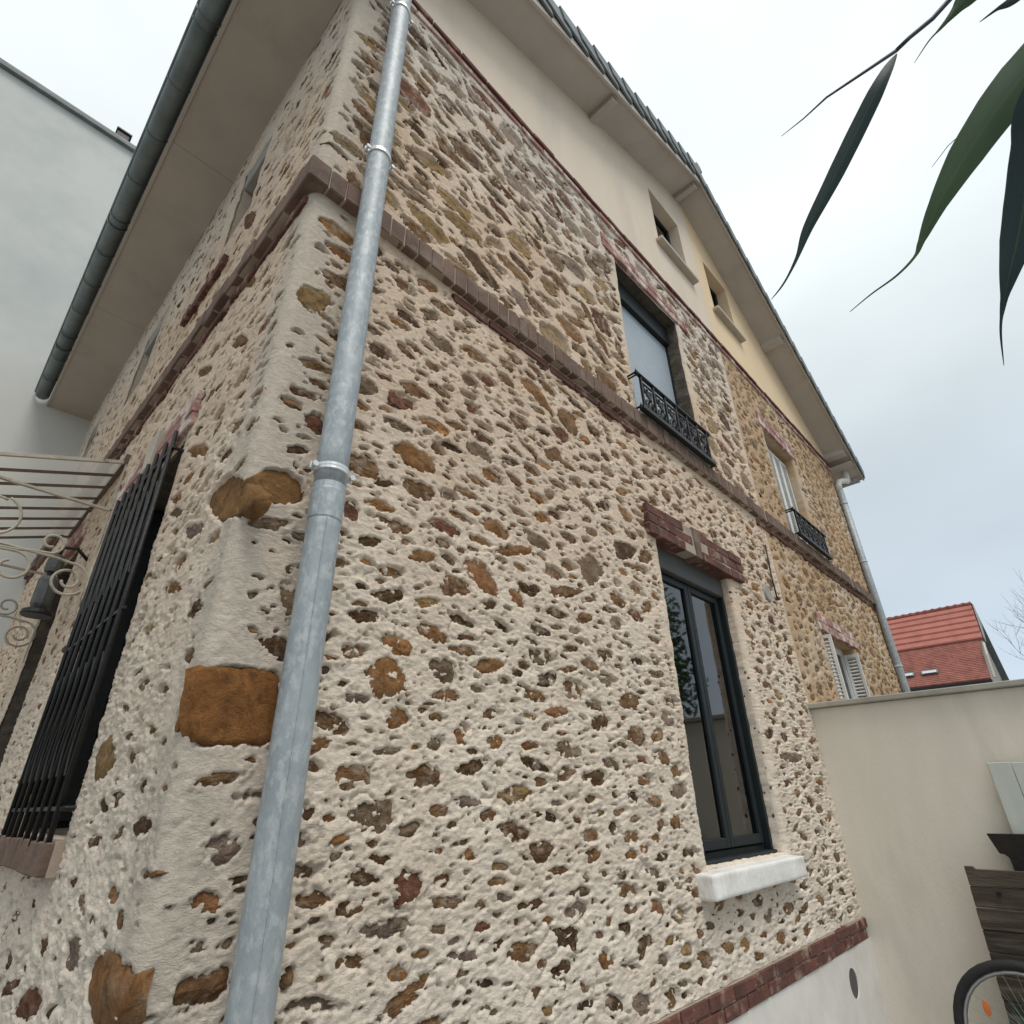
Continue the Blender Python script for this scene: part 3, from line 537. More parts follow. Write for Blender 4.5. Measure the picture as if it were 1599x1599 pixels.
HAND = [
('g', 0.529, 5.665, 0.1, 0.03, -0.49, 'd'),
('g', 0.441, 5.164, 0.063, 0.028, 0.01, 'g'),
('g', 0.429, 4.772, 0.074, 0.037, -0.07, 'd'),
('g', 0.446, 4.535, 0.086, 0.03, -0.21, 'g'),
('g', 0.559, 4.109, 0.15, 0.063, -0.12, 'y'),
('g', 0.755, 4.308, 0.145, 0.051, 0.1, 'y'),
('g', 0.905, 4.099, 0.156, 0.07, -0.41, 'd'),
('g', 1.045, 4.735, 0.135, 0.047, -0.14, 'r'),
('g', 1.214, 4.107, 0.117, 0.059, -0.59, 'p'),
('g', 1.375, 4.749, 0.086, 0.039, -0.18, 'r'),
('g', 0.598, 5.048, 0.074, 0.03, 0.23, 'p'),
('g', 0.657, 5.316, 0.086, 0.034, -0.08, 'p'),
('g', 1.235, 4.412, 0.116, 0.041, -0.27, 'd'),
('g', 1.0, 4.241, 0.082, 0.033, -0.52, 'g'),
('g', 0.934, 4.601, 0.096, 0.038, 0.02, 'g'),
('g', 1.588, 4.555, 0.104, 0.047, -0.41, 'b'),
('g', 0.164, 3.989, 0.077, 0.038, -0.83, 'b'),
('g', 0.137, 4.524, 0.079, 0.036, -0.13, 'b'),
('g', 0.682, 3.419, 0.087, 0.043, -0.04, 'g'),
('g', 1.306, 3.497, 0.117, 0.053, -0.33, 'o'),
('g', 0.582, 2.773, 0.1, 0.055, -0.12, 'o'),
('g', 0.489, 3.25, 0.057, 0.028, -0.42, 'b'),
('g', 0.687, 3.076, 0.047, 0.024, -0.38, 'b'),
('g', 1.573, 3.469, 0.113, 0.068, 0.08, 'b'),
('g', 0.602, 3.543, 0.067, 0.034, 0.16, 'g'),
('g', 0.908, 2.949, 0.102, 0.041, 0.01, 'g'),
('g', 2.227, 4.152, 0.09, 0.045, -0.44, 'b'),
('g', 1.611, 4.559, 0.101, 0.04, -0.56, 'b'),
('g', 0.915, 2.379, 0.098, 0.059, -0.41, 'O'),
('g', 1.126, 2.33, 0.067, 0.034, -0.69, 'O'),
('g', 1.015, 2.609, 0.089, 0.04, -0.14, 'o'),
('g', 1.277, 2.64, 0.109, 0.038, -0.16, 'g'),
('g', 1.626, 5.379, 0.117, 0.041, -0.8, 'r'),
('g', 1.458, 5.568, 0.146, 0.058, 0.13, 'p'),
('g', 0.856, 5.176, 0.078, 0.031, -0.29, 'p'),
('g', 1.18, 4.972, 0.108, 0.027, -0.03, 'b'),
('g', 0.183, 4.31, 0.08, 0.032, -0.9, 'b'),
('g', 1.419, 4.989, 0.082, 0.029, -0.61, 'd'),
('g', 0.76, 3.758, 0.053, 0.027, -0.26, 'd'),
('g', 1.886, 4.509, 0.1, 0.045, -0.62, 'b'),
('g', 2.04, 4.326, 0.102, 0.046, -0.63, 'b'),
('g', 1.113, 2.544, 0.116, 0.027, 0.29, 'o'),
('g', 0.627, 2.379, 0.072, 0.028, 0.28, 'o'),
('g', 0.521, 2.21, 0.068, 0.033, 0.23, 'd'),
('g', 0.446, 2.122, 0.069, 0.025, 0.2, 'd'),
('g', 0.525, 1.945, 0.091, 0.057, 0.12, 'o'),
('g', 0.748, 1.999, 0.061, 0.049, 0.13, 'g'),
('g', 0.963, 2.042, 0.092, 0.032, 0.14, 'o'),
('g', 0.342, 2.458, 0.033, 0.049, 0.35, 'r'),
('g', 0.422, 2.37, 0.055, 0.027, 0.3, 'd'),
('g', 0.462, 2.609, 0.043, 0.019, 0.39, 'd'),
('g', 0.171, 2.717, 0.041, 0.05, 0.47, 'r'),
('g', 0.853, 2.126, 0.058, 0.017, 0.17, 'r'),
('g', 0.179, 2.207, 0.03, 0.027, 0.26, 'd'),
('g', 0.381, 1.91, 0.022, 0.013, 0.12, 'd'),
('g', 0.326, 1.939, 0.019, 0.016, 0.13, 'd'),
('g', 0.59, 1.829, 0.059, 0.041, 0.08, 'o'),
('g', 0.73, 1.845, 0.041, 0.021, 0.08, 'b'),
('g', 0.844, 1.796, 0.035, 0.041, 0.06, 'O'),
('g', 0.73, 1.766, 0.036, 0.026, 0.05, 'g'),
('g', 0.995, 1.782, 0.055, 0.026, 0.05, 'o'),
('g', 1.18, 1.781, 0.083, 0.018, 0.05, 'o'),
('g', 1.225, 1.665, 0.056, 0.02, 0.01, 'b'),
('g', 0.86, 1.601, 0.072, 0.02, -0.01, 'p'),
('g', 0.328, 1.582, 0.022, 0.02, -0.03, 'd'),
('g', 0.655, 1.532, 0.054, 0.028, -0.04, 'g'),
('g', 0.659, 1.397, 0.059, 0.04, -0.09, 'r'),
('g', 0.36, 1.396, 0.062, 0.026, -0.11, 'b'),
('g', 1.015, 1.414, 0.062, 0.016, -0.08, 'y'),
('g', 1.312, 1.382, 0.077, 0.015, -0.08, 'b'),
('g', 0.938, 1.267, 0.041, 0.019, -0.13, 'r'),
('g', 0.768, 1.283, 0.05, 0.016, -0.13, 'g'),
('g', 0.329, 1.251, 0.023, 0.028, -0.17, 'b'),
('g', 0.492, 1.251, 0.063, 0.018, -0.16, 'b'),
('g', 0.872, 1.208, 0.09, 0.014, -0.15, 'p'),
('g', 0.958, 1.128, 0.052, 0.014, -0.18, 'd'),
('g', 0.971, 1.069, 0.057, 0.019, -0.19, 'g'),
('g', 1.211, 1.017, 0.038, 0.017, -0.2, 'y'),
('g', 1.349, 1.914, 0.089, 0.027, 0.08, 'O'),
('g', 1.353, 1.832, 0.063, 0.011, 0.06, 'o'),
('g', 1.562, 1.771, 0.049, 0.015, 0.04, 'o'),
('g', 2.162, 1.498, 0.081, 0.032, -0.03, 'o'),
('g', 1.965, 1.444, 0.046, 0.023, -0.05, 'o'),
('g', 1.762, 1.398, 0.05, 0.021, -0.07, 'o'),
('g', 1.905, 1.204, 0.06, 0.037, -0.11, 'O'),
('g', 1.718, 1.22, 0.067, 0.021, -0.11, 'b'),
('g', 1.538, 1.091, 0.048, 0.028, -0.16, 'o'),
('g', 1.504, 1.171, 0.059, 0.017, -0.14, 'r'),
('g', 1.422, 1.533, 0.048, 0.017, -0.03, 'r'),
('g', 1.661, 1.498, 0.042, 0.031, -0.04, 'd'),
('g', 1.953, 0.912, 0.051, 0.038, -0.19, 'b'),
('g', 1.735, 0.933, 0.079, 0.034, -0.19, 'p'),
('g', 2.471, 0.991, 0.068, 0.032, -0.15, 'y'),
('g', 1.91, 1.032, 0.051, 0.025, -0.16, 'g'),
('g', 3.774, 1.823, 0.2, 0.032, 0.03, 'p'),
('g', 2.218, 1.077, 0.044, 0.018, -0.14, 'b'),
('g', 1.993, 2.813, 0.113, 0.057, 0.29, 'd'),
('g', 2.214, 2.829, 0.099, 0.042, 0.28, 'b'),
('g', 1.873, 2.001, 0.109, 0.037, 0.09, 'b'),
('g', 1.658, 2.61, 0.098, 0.083, 0.26, 'g'),
('g', 0.114, 1.418, 0.04, 0.025, -0.11, 'O'),
('g', 0.093, 3.228, 0.084, 0.049, 0.67, 'y'),
('g', 0.103, 1.824, 0.114, 0.101, 0.09, 'Q'),
('g', 0.088, 2.45, 0.084, 0.061, 0.38, 'W'),
('g', 0.131, 2.595, 0.055, 0.019, 0.43, 'd'),
('g', 0.114, 1.34, 0.03, 0.014, -0.15, 'g'),
('g', 0.195, 2.127, 0.034, 0.051, 0.23, 'g'),
('g', 0.097, 2.327, 0.085, 0.024, 0.33, 'g'),
('g', 0.246, 1.846, 0.054, 0.026, 0.09, 'g'),
('g', 1.425, 3.165, 0.087, 0.039, 0.43, 'b'),
('g', 2.152, 2.164, 0.097, 0.024, 0.13, 'g'),
('g', 1.429, 2.089, 0.077, 0.016, 0.13, 'b'),
('g', 1.563, 2.34, 0.073, 0.03, 0.2, 'b'),
('g', 1.408, 2.427, 0.118, 0.029, 0.23, 'b'),
('s', 0.147, 1.276, 0.136, 0.063, -0.14, 'o'),
('s', 0.111, 2.416, 0.228, 0.074, 0.38, 'W'),
('s', 0.065, 1.832, 0.033, 0.082, 0.12, 'Q'),
('s', 0.681, 1.736, 0.108, 0.064, 0.06, 'y'),
('s', 0.453, 2.229, 0.115, 0.028, 0.26, 'o'),
('s', 0.751, 1.268, 0.064, 0.028, -0.12, 'b'),
('s', 0.448, 1.294, 0.084, 0.04, -0.12, 'p'),
('s', 0.719, 1.152, 0.152, 0.038, -0.16, 'r'),
('s', 1.021, 1.142, 0.084, 0.025, -0.15, 'r'),
('s', 0.172, 1.564, 0.072, 0.026, -0.01, 'd'),
('s', 0.92, 4.016, 0.205, 0.036, 0.7, 'b'),
('s', 0.931, 4.513, 0.197, 0.059, 0.79, 'r'),
('s', 0.903, 3.404, 0.151, 0.033, 0.56, 'b'),
('s', 0.618, 2.832, 0.159, 0.033, 0.45, 'o'),
('s', 0.391, 2.41, 0.137, 0.027, 0.33, 'p'),
('s', 0.532, 3.691, 0.105, 0.032, 0.7, 'b'),
('s', 0.452, 3.28, 0.114, 0.036, 0.61, 'b'),
('s', 0.061, 1.475, 0.048, 0.012, -0.05, 'b'),
('s', 0.685, 2.584, 0.101, 0.025, 0.36, 'g'),
]
PLINTH_Z, BELT0, BELT1, BAND0, BAND1 = 0.878, 3.765, 3.915, 5.86, 5.95
HG = [(2.39, 3.37, 1.30, 3.03), (2.40, 3.36, 3.93, 5.50)]                 # openings of the gable wall
HA = [(5.20, 6.08, 3.93, 5.24), (5.30, 6.30, 1.40, 2.96)]                 # the attached house
HS = [(0.90, 1.80, 1.53, 3.04), (2.98, 3.80, 0.90, 3.22), (1.04, 1.50, 4.76, 5.60), (3.00, 3.62, 4.66, 5.50), (5.0, 5.6, 4.60, 5.50)]
def cut(h, z0, z1): return [(a, b, max(c, z0), min(d, z1)) for a, b, c, d in h if min(d, z1) > max(c, z0)]

def zone_g(u, z):
    q = sstep(0.02, 0.22, u)                                   # rendered quoin at the corner
    keep = float(q)
    if z > 3.9: return (0.056, 0.62, 0.15, -0.005, max(keep, 0.5 if u > 0.06 else 0))
    if z > 2.45:
        return (0.021, 0.80, 0.085, 0.001, keep*0.98)
    return (0.021, 0.85, 0.085, 0.003, keep*0.9)
def zone_a(u, z):
    return (0.036, 0.55, 0.11, 0.000, 1) if u > 4.75+0.35*math.sin(z*5) else (0.033, 0.5, 0.07, 0.012, 0.9)
def zone_s(u, z):
    q = float(sstep(0.0, 0.16, u))
    if z > 3.9: return (0.032, 0.5, 0.08, 0.006, q)
    if z > 2.3: return (0.026, 0.5, 0.07, 0.007, q*0.95)
    return (0.022, 0.55, 0.07, 0.018, q*0.8)
def dress(stones, kind):
    for s in stones:
        z, u = s['z'], s['u']; r = rng.random()
        if s['c'] is None:
            if kind == 'a' and u > 4.6: s['c'] = 'YyYbyobg'[int(r*8)]
            elif z > 5.05+0.3*math.sin(u*3): s['c'] = 'pgpgbdpgrgbp'[int(r*12)]
            elif z > 3.9: s['c'] = 'byboYdybgdbr'[int(r*12)]
            elif z > 2.4: s['c'] = 'bbodbdbobrgb'[int(r*12)]
            else: s['c'] = 'bdobdbpbgdyb'[int(r*12)]
        s['tv'] = rng.uniform(0.75, 1.3) if not s['hand'] else rng.uniform(0.92, 1.08)
        sm = min(1, s['b']/0.02); s['ext'] = rng.uniform(1.12, 1.35)
        if z > 3.9 or kind == 'a': s['pit'] = 0.016; s['lip'] = 0.003; s['lvl'] = -0.0065; s['dome'] = 0.004*sm
        elif z > 2.4: s['pit'] = 0.015; s['lip'] = 0.0035; s['lvl'] = -0.0070; s['dome'] = 0.004*sm
        else: s['pit'] = 0.017; s['lip'] = 0.005; s['lvl'] = -0.0065; s['dome'] = 0.006*sm
        if s['hand'] and s['a'] > 0.07: s['lvl'] += 0.002
        if s['c'] in ('Q', 'W'): s['lvl'] += (0.004 if s['c'] == 'Q' else -0.002); s['pit'] += 0.006; s['dome'] = 0.0; s['a'] *= 1.12; s['b'] *= 1.12
        if not s['hand'] and rng.random() < 0.15: s['lvl'] -= 0.009; s['pit'] += 0.010; s['ext'] = 1.0            # some sit deep in dark sockets
    return stones

# ================================================================== THE NEAR HOUSE
house = thing('stone_house', 'near rubble stone house with cream pointing, grey soffits and beige rendered gable', 'house')
handg = [h[1:] for h in HAND if h[0] == 'g' and h[1] < 4.1]; hands = [h[1:] for h in HAND if h[0] == 's']
ZL = (PLINTH_Z-0.004, BELT0+0.02); ZU = (BELT1-0.02, BAND0+0.01)
fu = lambda x: 0.0052*(1+max(0, x-0.4)/1.15)
fuz = lambda z: 0.0056 if z < 3.0 else 0.0056*(1+(z-3.0)*0.25)
fsu = lambda x: 0.0075*(1+max(0, x)/1.0)
us = np.unique(np.concatenate([np.linspace(0, RC_, 7), coords(RC_, 4.40, fu, [h for q in HG for h in q[:2]])]))
zs = coords(ZL[0], ZU[1], fuz, [h for q in HG for h in q[2:]])
st_g = make_stones('g', handg, 0.0, 4.38, ZL[0], BELT0, HG, zone_g, 1700)
st_g += [s for s in make_stones('g', handg, 0.0, 4.38, BELT1, BAND0, HG, zone_g, 1200) if not s['hand']]
st_g = dress(st_g, 'g')
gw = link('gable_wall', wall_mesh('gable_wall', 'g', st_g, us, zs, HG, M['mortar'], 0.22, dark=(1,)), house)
put_stones(gw, 'g', st_g, 180)
us = np.unique(np.concatenate([np.linspace(0, RC_, 7), coords(RC_, 6.10, fsu, [h for q in HS for h in q[:2]])]))
zs_s = np.unique(np.concatenate([zs[zs < 0], coords(ZL[0], ZU[1], fuz, [h for q in HG for h in q[2:]])]))
zs_s = zs.copy()
for h in [h for q in HS for h in q[2:]]: zs_s[np.argmin(abs(zs_s-h))] = h
zs_s = np.sort(zs_s)
st_s = make_stones('s', hands, 0.0, 6.08, ZL[0], BELT0, HS, zone_s, 900)
st_s += [s for s in make_stones('s', hands, 0.0, 6.08, BELT1, BAND0, HS, zone_s) if not s['hand']]
st_s = dress(st_s, 's')
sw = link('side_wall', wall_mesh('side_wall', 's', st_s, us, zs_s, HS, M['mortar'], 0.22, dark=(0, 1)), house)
put_stones(sw, 's', st_s, 110)

# plinth under the brick course, with the pipe hole
def ring_plate(mb, x0, x1, z0, z1, y, cx, cz, r, seg=24, depth=0.12):
    """front face of a plate with a round hole, plus the bore"""
    pts = [(cx+r*math.cos(2*PI*k/seg), cz+r*math.sin(2*PI*k/seg)) for k in range(seg)]
    def edge(a):
        c, s_ = math.cos(a), math.sin(a); t = min(((x1-cx)/c if c > 1e-9 else 1e9), ((x0-cx)/c if c < -1e-9 else 1e9), ((z1-cz)/s_ if s_ > 1e-9 else 1e9), ((z0-cz)/s_ if s_ < -1e-9 else 1e9))
        return (cx+c*t, cz+s_*t)
    E_ = [edge(2*PI*k/seg) for k in range(seg)]
    for k in range(seg):
        j = (k+1) % seg
        poly = [E_[k], E_[j], pts[j], pts[k]]
        # keep the square corners
        a0, a1 = E_[k], E_[j]
        if abs(a0[0]-a1[0]) > 1e-6 and abs(a0[1]-a1[1]) > 1e-6:
            cxn = x1 if (abs(a0[0]-x1) < 1e-6 or abs(a1[0]-x1) < 1e-6) else x0; czn = z1 if (abs(a0[1]-z1) < 1e-6 or abs(a1[1]-z1) < 1e-6) else z0
            poly = [E_[k], (cxn, czn), E_[j], pts[j], pts[k]]
        mb.quad(*[(p[0], y, p[1]) for p in poly])
        mb.quad((pts[k][0], y, pts[k][1]), (pts[j][0], y, pts[j][1]), (pts[j][0], y+depth, pts[j][1]), (pts[k][0], y+depth, pts[k][1]))
pl = MB(); ring_plate(pl, 3.70, 4.10, 0.45, 0.72, -0.012, 3.92, 0.61, 0.072)
pl.quad((0.01, -0.012, 0.0), (3.70, -0.012, 0.0), (3.70, -0.012, 0.762), (0.01, -0.012, 0.762)).quad((3.70, -0.012, 0.0), (4.10, -0.012, 0.0), (4.10, -0.012, 0.45), (3.70, -0.012, 0.45))
pl.quad((3.70, -0.012, 0.72), (4.10, -0.012, 0.72), (4.10, -0.012, 0.762), (3.70, -0.012, 0.762)).quad((4.10, -0.012, 0.0), (4.40, -0.012, 0.0), (4.40, -0.012, 0.762), (4.10, -0.012, 0.762))
pl.quad((-0.012, 0.0, 0.0), (-0.012, 6.1, 0.0), (-0.012, 6.1, 0.90), (-0.012, 0.0, 0.90)).quad((0.01, -0.012, 0), (-0.012, 0.0, 0), (-0.012, 0.0, 0.90), (0.01, -0.012, 0.90))
po = pl.build('plinth', M['plinth'], house, fix=False)
MB().lathe([(0.0705, 0.0), (0.0705, 0.075), (0.066, 0.075), (0.066, 0.004), (0.0, 0.004)], (3.92, -0.006, 0.61), 20, 'y').build('vent_pipe', M['box'], po)
MB().lathe([(0.0655, 0.0), (0.0655, 0.004)], (3.92, 0.02, 0.61), 20, 'y').build('bore_shade_disc', M['dark'], po)  # dark disc standing in for the shade inside the pipe

def brick_mesh(name, mt, a, b, c, bev=0.004, wob=0.0025):
    mb = MB().box((-a/2, -b/2, -c/2), (a/2, b/2, c/2)); me = bpy.data.meshes.new(name); me.from_pydata(mb.v, [], mb.f)
    bm = bmesh.new(); bm.from_mesh(me); bmesh.ops.bevel(bm, geom=list(bm.edges), offset=bev, segments=1, affect='EDGES')
    for v in bm.verts: v.co += Vector(rng.normal(size=3)*wob*0.5)
    bm.to_mesh(me); bm.free(); me.materials.append(mt); return me
def brick_row(parent, kind, u0, u1, z, pitch, size, mt, out, group='brick', shift=0.0, skip=None):
    """bricks along a wall; size = (length along wall, depth, height)"""
    vs = [brick_mesh('brick', mt, *size) for _ in range(5)]
    u = u0+pitch/2+shift-pitch; k = 0
    while u < u1+pitch/2:
        ua, ub = max(u-size[0]/2, u0), min(u+size[0]/2, u1)
        if ub-ua > 0.03 and not (skip and skip(u)):
            um = (ua+ub)/2
            d = -out+size[1]/2+rng.normal()*0.0022
            loc = (um, d, z+rng.normal()*0.0012) if kind == 'g' else (d, um, z+rng.normal()*0.0012)
            o = link('brick', vs[k % 5], parent, loc=loc, rot=(0, rng.normal()*0.006 if kind == 'g' else 0, 0 if kind == 'g' else PI/2)); o.scale = ((ub-ua)/size[0], 1, 1)
        u += pitch; k += 1

def course(parent, name, kind, u0, u1, z0, z1, out, mt=None):
    mb = MB()
    if kind == 'g': mb.box((u0, -out, z0), (u1, 0.12, z1))
    else: mb.box((-out, u0, z0), (0.12, u1, z1))
    return mb.build(name, mt or M['joint'], parent)
# brick course on the plinth (two stretcher rows)
bc = course(house, 'base_brick_course', 'g', 0.0, 4.38, 0.762, 0.872, 0.012)
brick_row(bc, 'g', 0.0, 4.39, 0.791, 0.23, (0.22, 0.10, 0.049), M['brick'], 0.020)
brick_row(bc, 'g', 0.0, 4.39, 0.845, 0.23, (0.22, 0.10, 0.049), M['brick'], 0.020, shift=0.115)
# belt course: rowlock bricks with a thin reddish stretcher row recessed underneath
belt = course(house, 'belt_course', 'g', -0.002, 4.40, 3.80, 3.898, 0.002)
MB().box((-0.034, -0.036, 3.79), (4.40, 0.0, 3.900)).build('mortar_bed', M['joint'], belt)
brick_row(belt, 'g', 0.045, 4.40, 3.847, 0.0735, (0.0685, 0.14, 0.114), M['brick_band'], 0.042)
MB().box((-0.043, -0.043, 3.785), (0.043, 0.10, 3.910)).build('corner_brick', M['brick_band'], belt, bevel=0.006)
brick_row(belt, 'g', 0.03, 4.40, 3.745, 0.232, (0.222, 0.10, 0.046), M['brick'], 0.012, skip=lambda u: math.sin(u*5.3)+math.sin(u*2.1+1) > 0.1)
belts = course(house, 'side_belt_course', 's', 0.003, 6.09, 3.80, 3.898, 0.002)
MB().box((-0.033, 0.004, 3.79), (0.0, 6.09, 3.900)).build('mortar_bed', M['joint'], belts)
brick_row(belts, 's', 0.045, 6.09, 3.847, 0.147, (0.142, 0.14, 0.114), M['brick_band'], 0.042)
brick_row(belts, 's', 0.03, 6.09, 3.745, 0.232, (0.222, 0.10, 0.046), M['brick'], 0.012)
# upper band under the rendered gable
ub = course(house, 'upper_brick_band', 'g', 0.0, 4.40, 5.86, 5.955, 0.010)
brick_row(ub, 'g', 0.0, 4.40, 5.930, 0.232, (0.226, 0.12, 0.040), M['brick'], 0.030)
brick_row(ub, 'g', 0.0, 4.40, 5.880, 0.232, (0.224, 0.12, 0.046), M['brick_pink'], 0.016, shift=0.116)

# rendered gable with the small attic window
SA = 0.405; SB = 0.575; XR, ZR = 4.20, 8.20
def sof(x): return ZR-SA*(XR-x) if x < XR else ZR-SB*(x-XR)
def render_gable(name, parent, mt, x0, x1, hole, y=-0.006, zb=5.952):
    mb = MB(); xs = sorted({x0, x1, hole[0], hole[1]} | ({XR} if x0 < XR < x1 else set()) | set(np.linspace(x0, x1, 5)))
    for a, b in zip(xs[:-1], xs[1:]):
        if a >= hole[0]-1e-6 and b <= hole[1]+1e-6:
            mb.quad((a, y, zb), (b, y, zb), (b, y, hole[2]), (a, y, hole[2])).quad((a, y, hole[3]), (b, y, hole[3]), (b, y, sof(b)+0.02), (a, y, sof(a)+0.02))
        else: mb.quad((a, y, zb), (b, y, zb), (b, y, max(zb, sof(b)+0.02)), (a, y, max(zb, sof(a)+0.02)))
    h0, h1, g0, g1 = hole; D = 0.16
    mb.quad((h0, y, g0), (h0, D, g0), (h0, D, g1), (h0, y, g1)).quad((h1, y, g0), (h1, D, g0), (h1, D, g1), (h1, y, g1))
    mb.quad((h0, y, g1), (h1, y, g1), (h1, D, g1), (h0, D, g1)).quad((h0, y, g0), (h1, y, g0), (h1, D, g0), (h0, D, g0))
    return mb.build(name, mt, parent, fix=False)
render_gable('rendered_gable', house, M['render'], 0.0, 4.30, (3.35, 3.98, 6.60, 7.50))
def attic_window(parent, x0, x1, z0, z1):
    f = MB(); y = 0.11
    f.box((x0, y, z0), (x0+0.045, y+0.05, z1)).box((x1-0.045, y, z0), (x1, y+0.05, z1)).box((x0+0.045, y, z0), (x1-0.045, y+0.05, z0+0.05)).box((x0+0.045, y, z1-0.05), (x1-0.045, y+0.05, z1))
    w_ = f.build('attic_window', M['anthracite'], parent)
    MB().box((x0+0.045, y+0.02, z0+0.05), (x1-0.045, y+0.03, z1-0.05)).build('pane', M['glass'], w_)
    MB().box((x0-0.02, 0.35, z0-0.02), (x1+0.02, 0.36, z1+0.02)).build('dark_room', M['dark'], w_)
    MB().box((x0-0.07, -0.075, z0-0.045), (x1+0.07, 0.02, z0+0.002)).build('attic_sill', M['sillbeige'], parent, bevel=0.006)
attic_window(house, 3.35, 3.98, 6.60, 7.50)

# roof of the near half
OV = -0.30; YB = 6.1
rf = MB().prism([(-0.50, sof(-0.5)), (XR, ZR), (XR, ZR+0.20), (-0.50, sof(-0.5)+0.20)], YB-OV, 'y', OV).build('roof', M['soffit'], house)
top = MB().prism([(-0.52, sof(-0.52)+0.203), (XR, ZR+0.203), (XR, ZR+0.225), (-0.52, sof(-0.52)+0.225)], YB-OV, 'y', OV-0.01).build('roof_covering', M['tile'], rf)
def verge_tiles(parent, x0, x1, pitch, up, slope, zf, th, lift, hang):
    """one interlocking verge tile per course: a tilted slab with a cheek hanging over the verge"""
    L_ = pitch*1.28; mb = MB()
    a = math.atan(slope)
    # local: +x is up the slope
    mb.box((0, -0.02, 0.0), (L_, 0.24, 0.020)); mb.v = [(x, y, z+lift*(1-x/L_)) for x, y, z in mb.v]
    n = len(mb.v); mb.box((0, -0.040, -hang), (L_, -0.0205, 0.020))
    mb.v[n:] = [(x, y-0.018*(1-x/L_), z+lift*(1-x/L_) if z > 0 else z+hang*0.55*(1-x/L_)) for x, y, z in mb.v[n:]]
    me = bpy.data.meshes.new('verge_tile'); me.from_pydata(mb.v, [], mb.f)
    bm = bmesh.new(); bm.from_mesh(me); bmesh.ops.recalc_face_normals(bm, faces=bm.faces); bmesh.ops.bevel(bm, geom=list(bm.edges), offset=0.003, segments=1, affect='EDGES'); bm.to_mesh(me); bm.free()
    me.materials.append(M['tile']); x = x0; k = 0
    while (x < x1 if up > 0 else x > x1):
        o = link('verge_tile', me, parent, loc=(x, OV-0.005, zf(x)+th+rng.normal()*0.002), rot=(0, -a if up > 0 else PI+a, 0) if up > 0 else (0, 0, 0))
        if up < 0: o.rotation_euler = (0, -(PI-a), 0); o.scale = (1, 1, -1)
        x += pitch*math.cos(a)*up
verge_tiles(rf, -0.5, XR-0.12, 0.262, 1, SA, sof, 0.225, 0.036, 0.205)
MB().tube([(XR, y, ZR+0.26+0.004*math.sin(y*9)) for y in np.linspace(OV-0.05, YB, 24)], 0.075, 8).build('ridge_cap', M['tile'], rf)
# purlins under the verge
def purlin(parent, x, w_=0.09, d=0.07):
    z = sof(x); sl = SA if x < XR else -SB
    MB().prism([(x-w_/2, z-d+(-w_/2)*sl*0.6), (x+w_/2, z-d+(w_/2)*sl*0.6), (x+w_/2, z+w_/2*sl+0.01), (x-w_/2, z-w_/2*sl+0.01)], abs(OV)-0.035, 'y', OV+0.03).build('purlin', M['soffit'], parent, bevel=0.004)
purlin(rf, 0.35); purlin(rf, 2.33); purlin(rf, 4.14)
MB().prism([(-0.50, sof(-0.5)-0.03), (XR, ZR-0.03), (XR, ZR+0.19), (-0.50, sof(-0.5)+0.19)], 0.022, 'y', OV-0.022-0.001).build('bargeboard', M['soffit'], rf)
# boxed eave: soffit board, fascia and the end board
for k in range(3):
    ya, yb = OV+0.002+k*2.135, min(YB, OV+0.002+(k+1)*2.135-0.003); MB().box((-0.43, ya, 5.87), (-0.0, yb, 5.89)).build('eave_soffit', M['soffit_eave'], rf)
MB().box((-0.452, OV+0.002, 5.862), (-0.431, YB, 6.30)).build('fascia', M['soffit_eave'], rf)
MB().prism([(-0.43, 5.89), (0.0, 5.89), (0.0, sof(0)), (-0.43, sof(-0.43))], 0.02, 'y', OV+0.003).build('end_board', M['soffit'], rf)
MB().box((0.0, OV+0.003, 5.89), (0.02, -0.007, sof(0)-0.002)).build('end_board', M['soffit'], rf)
# half round gutter along the eave
gt = MB(); prof = [(-0.525+0.068*math.cos(a), 5.985+0.072*math.sin(a)) for a in np.linspace(PI, 2*PI, 13)]
prof += [(-0.525+0.064*math.cos(a), 5.985+0.068*math.sin(a)) for a in np.linspace(2*PI, PI, 13)]
gt.prism(prof, YB-0.02-(OV-0.05), 'y', OV-0.05); g_ = gt.build('gutter', M['zinc_dark'], rf, smooth=False)
for p in g_.data.polygons: p.use_smooth = len(p.vertices) == 4
MB().tube([(-0.595, y, 5.988) for y in np.linspace(OV-0.05, YB-0.02, 3)], 0.010, 8).build('gutter_bead', M['zinc_dark'], g_)
for y in np.arange(0.1, 6.0, 0.46):
    MB().tube([(-0.525+0.0735*math.cos(a), y, 5.985+0.0775*math.sin(a)) for a in np.linspace(PI*0.97, 2*PI, 12)], 0.0035, 6).build('gutter_bracket', M['zinc_dark'], g_)
y = 0.95
while y < 6: MB().tube([(-0.525+0.0745*math.cos(a), y, 5.985+0.0785*math.sin(a)) for a in np.linspace(PI, 2*PI, 12)], 0.006, 6).build('gutter_seam', M['zinc_dark'], g_); y += 2.0

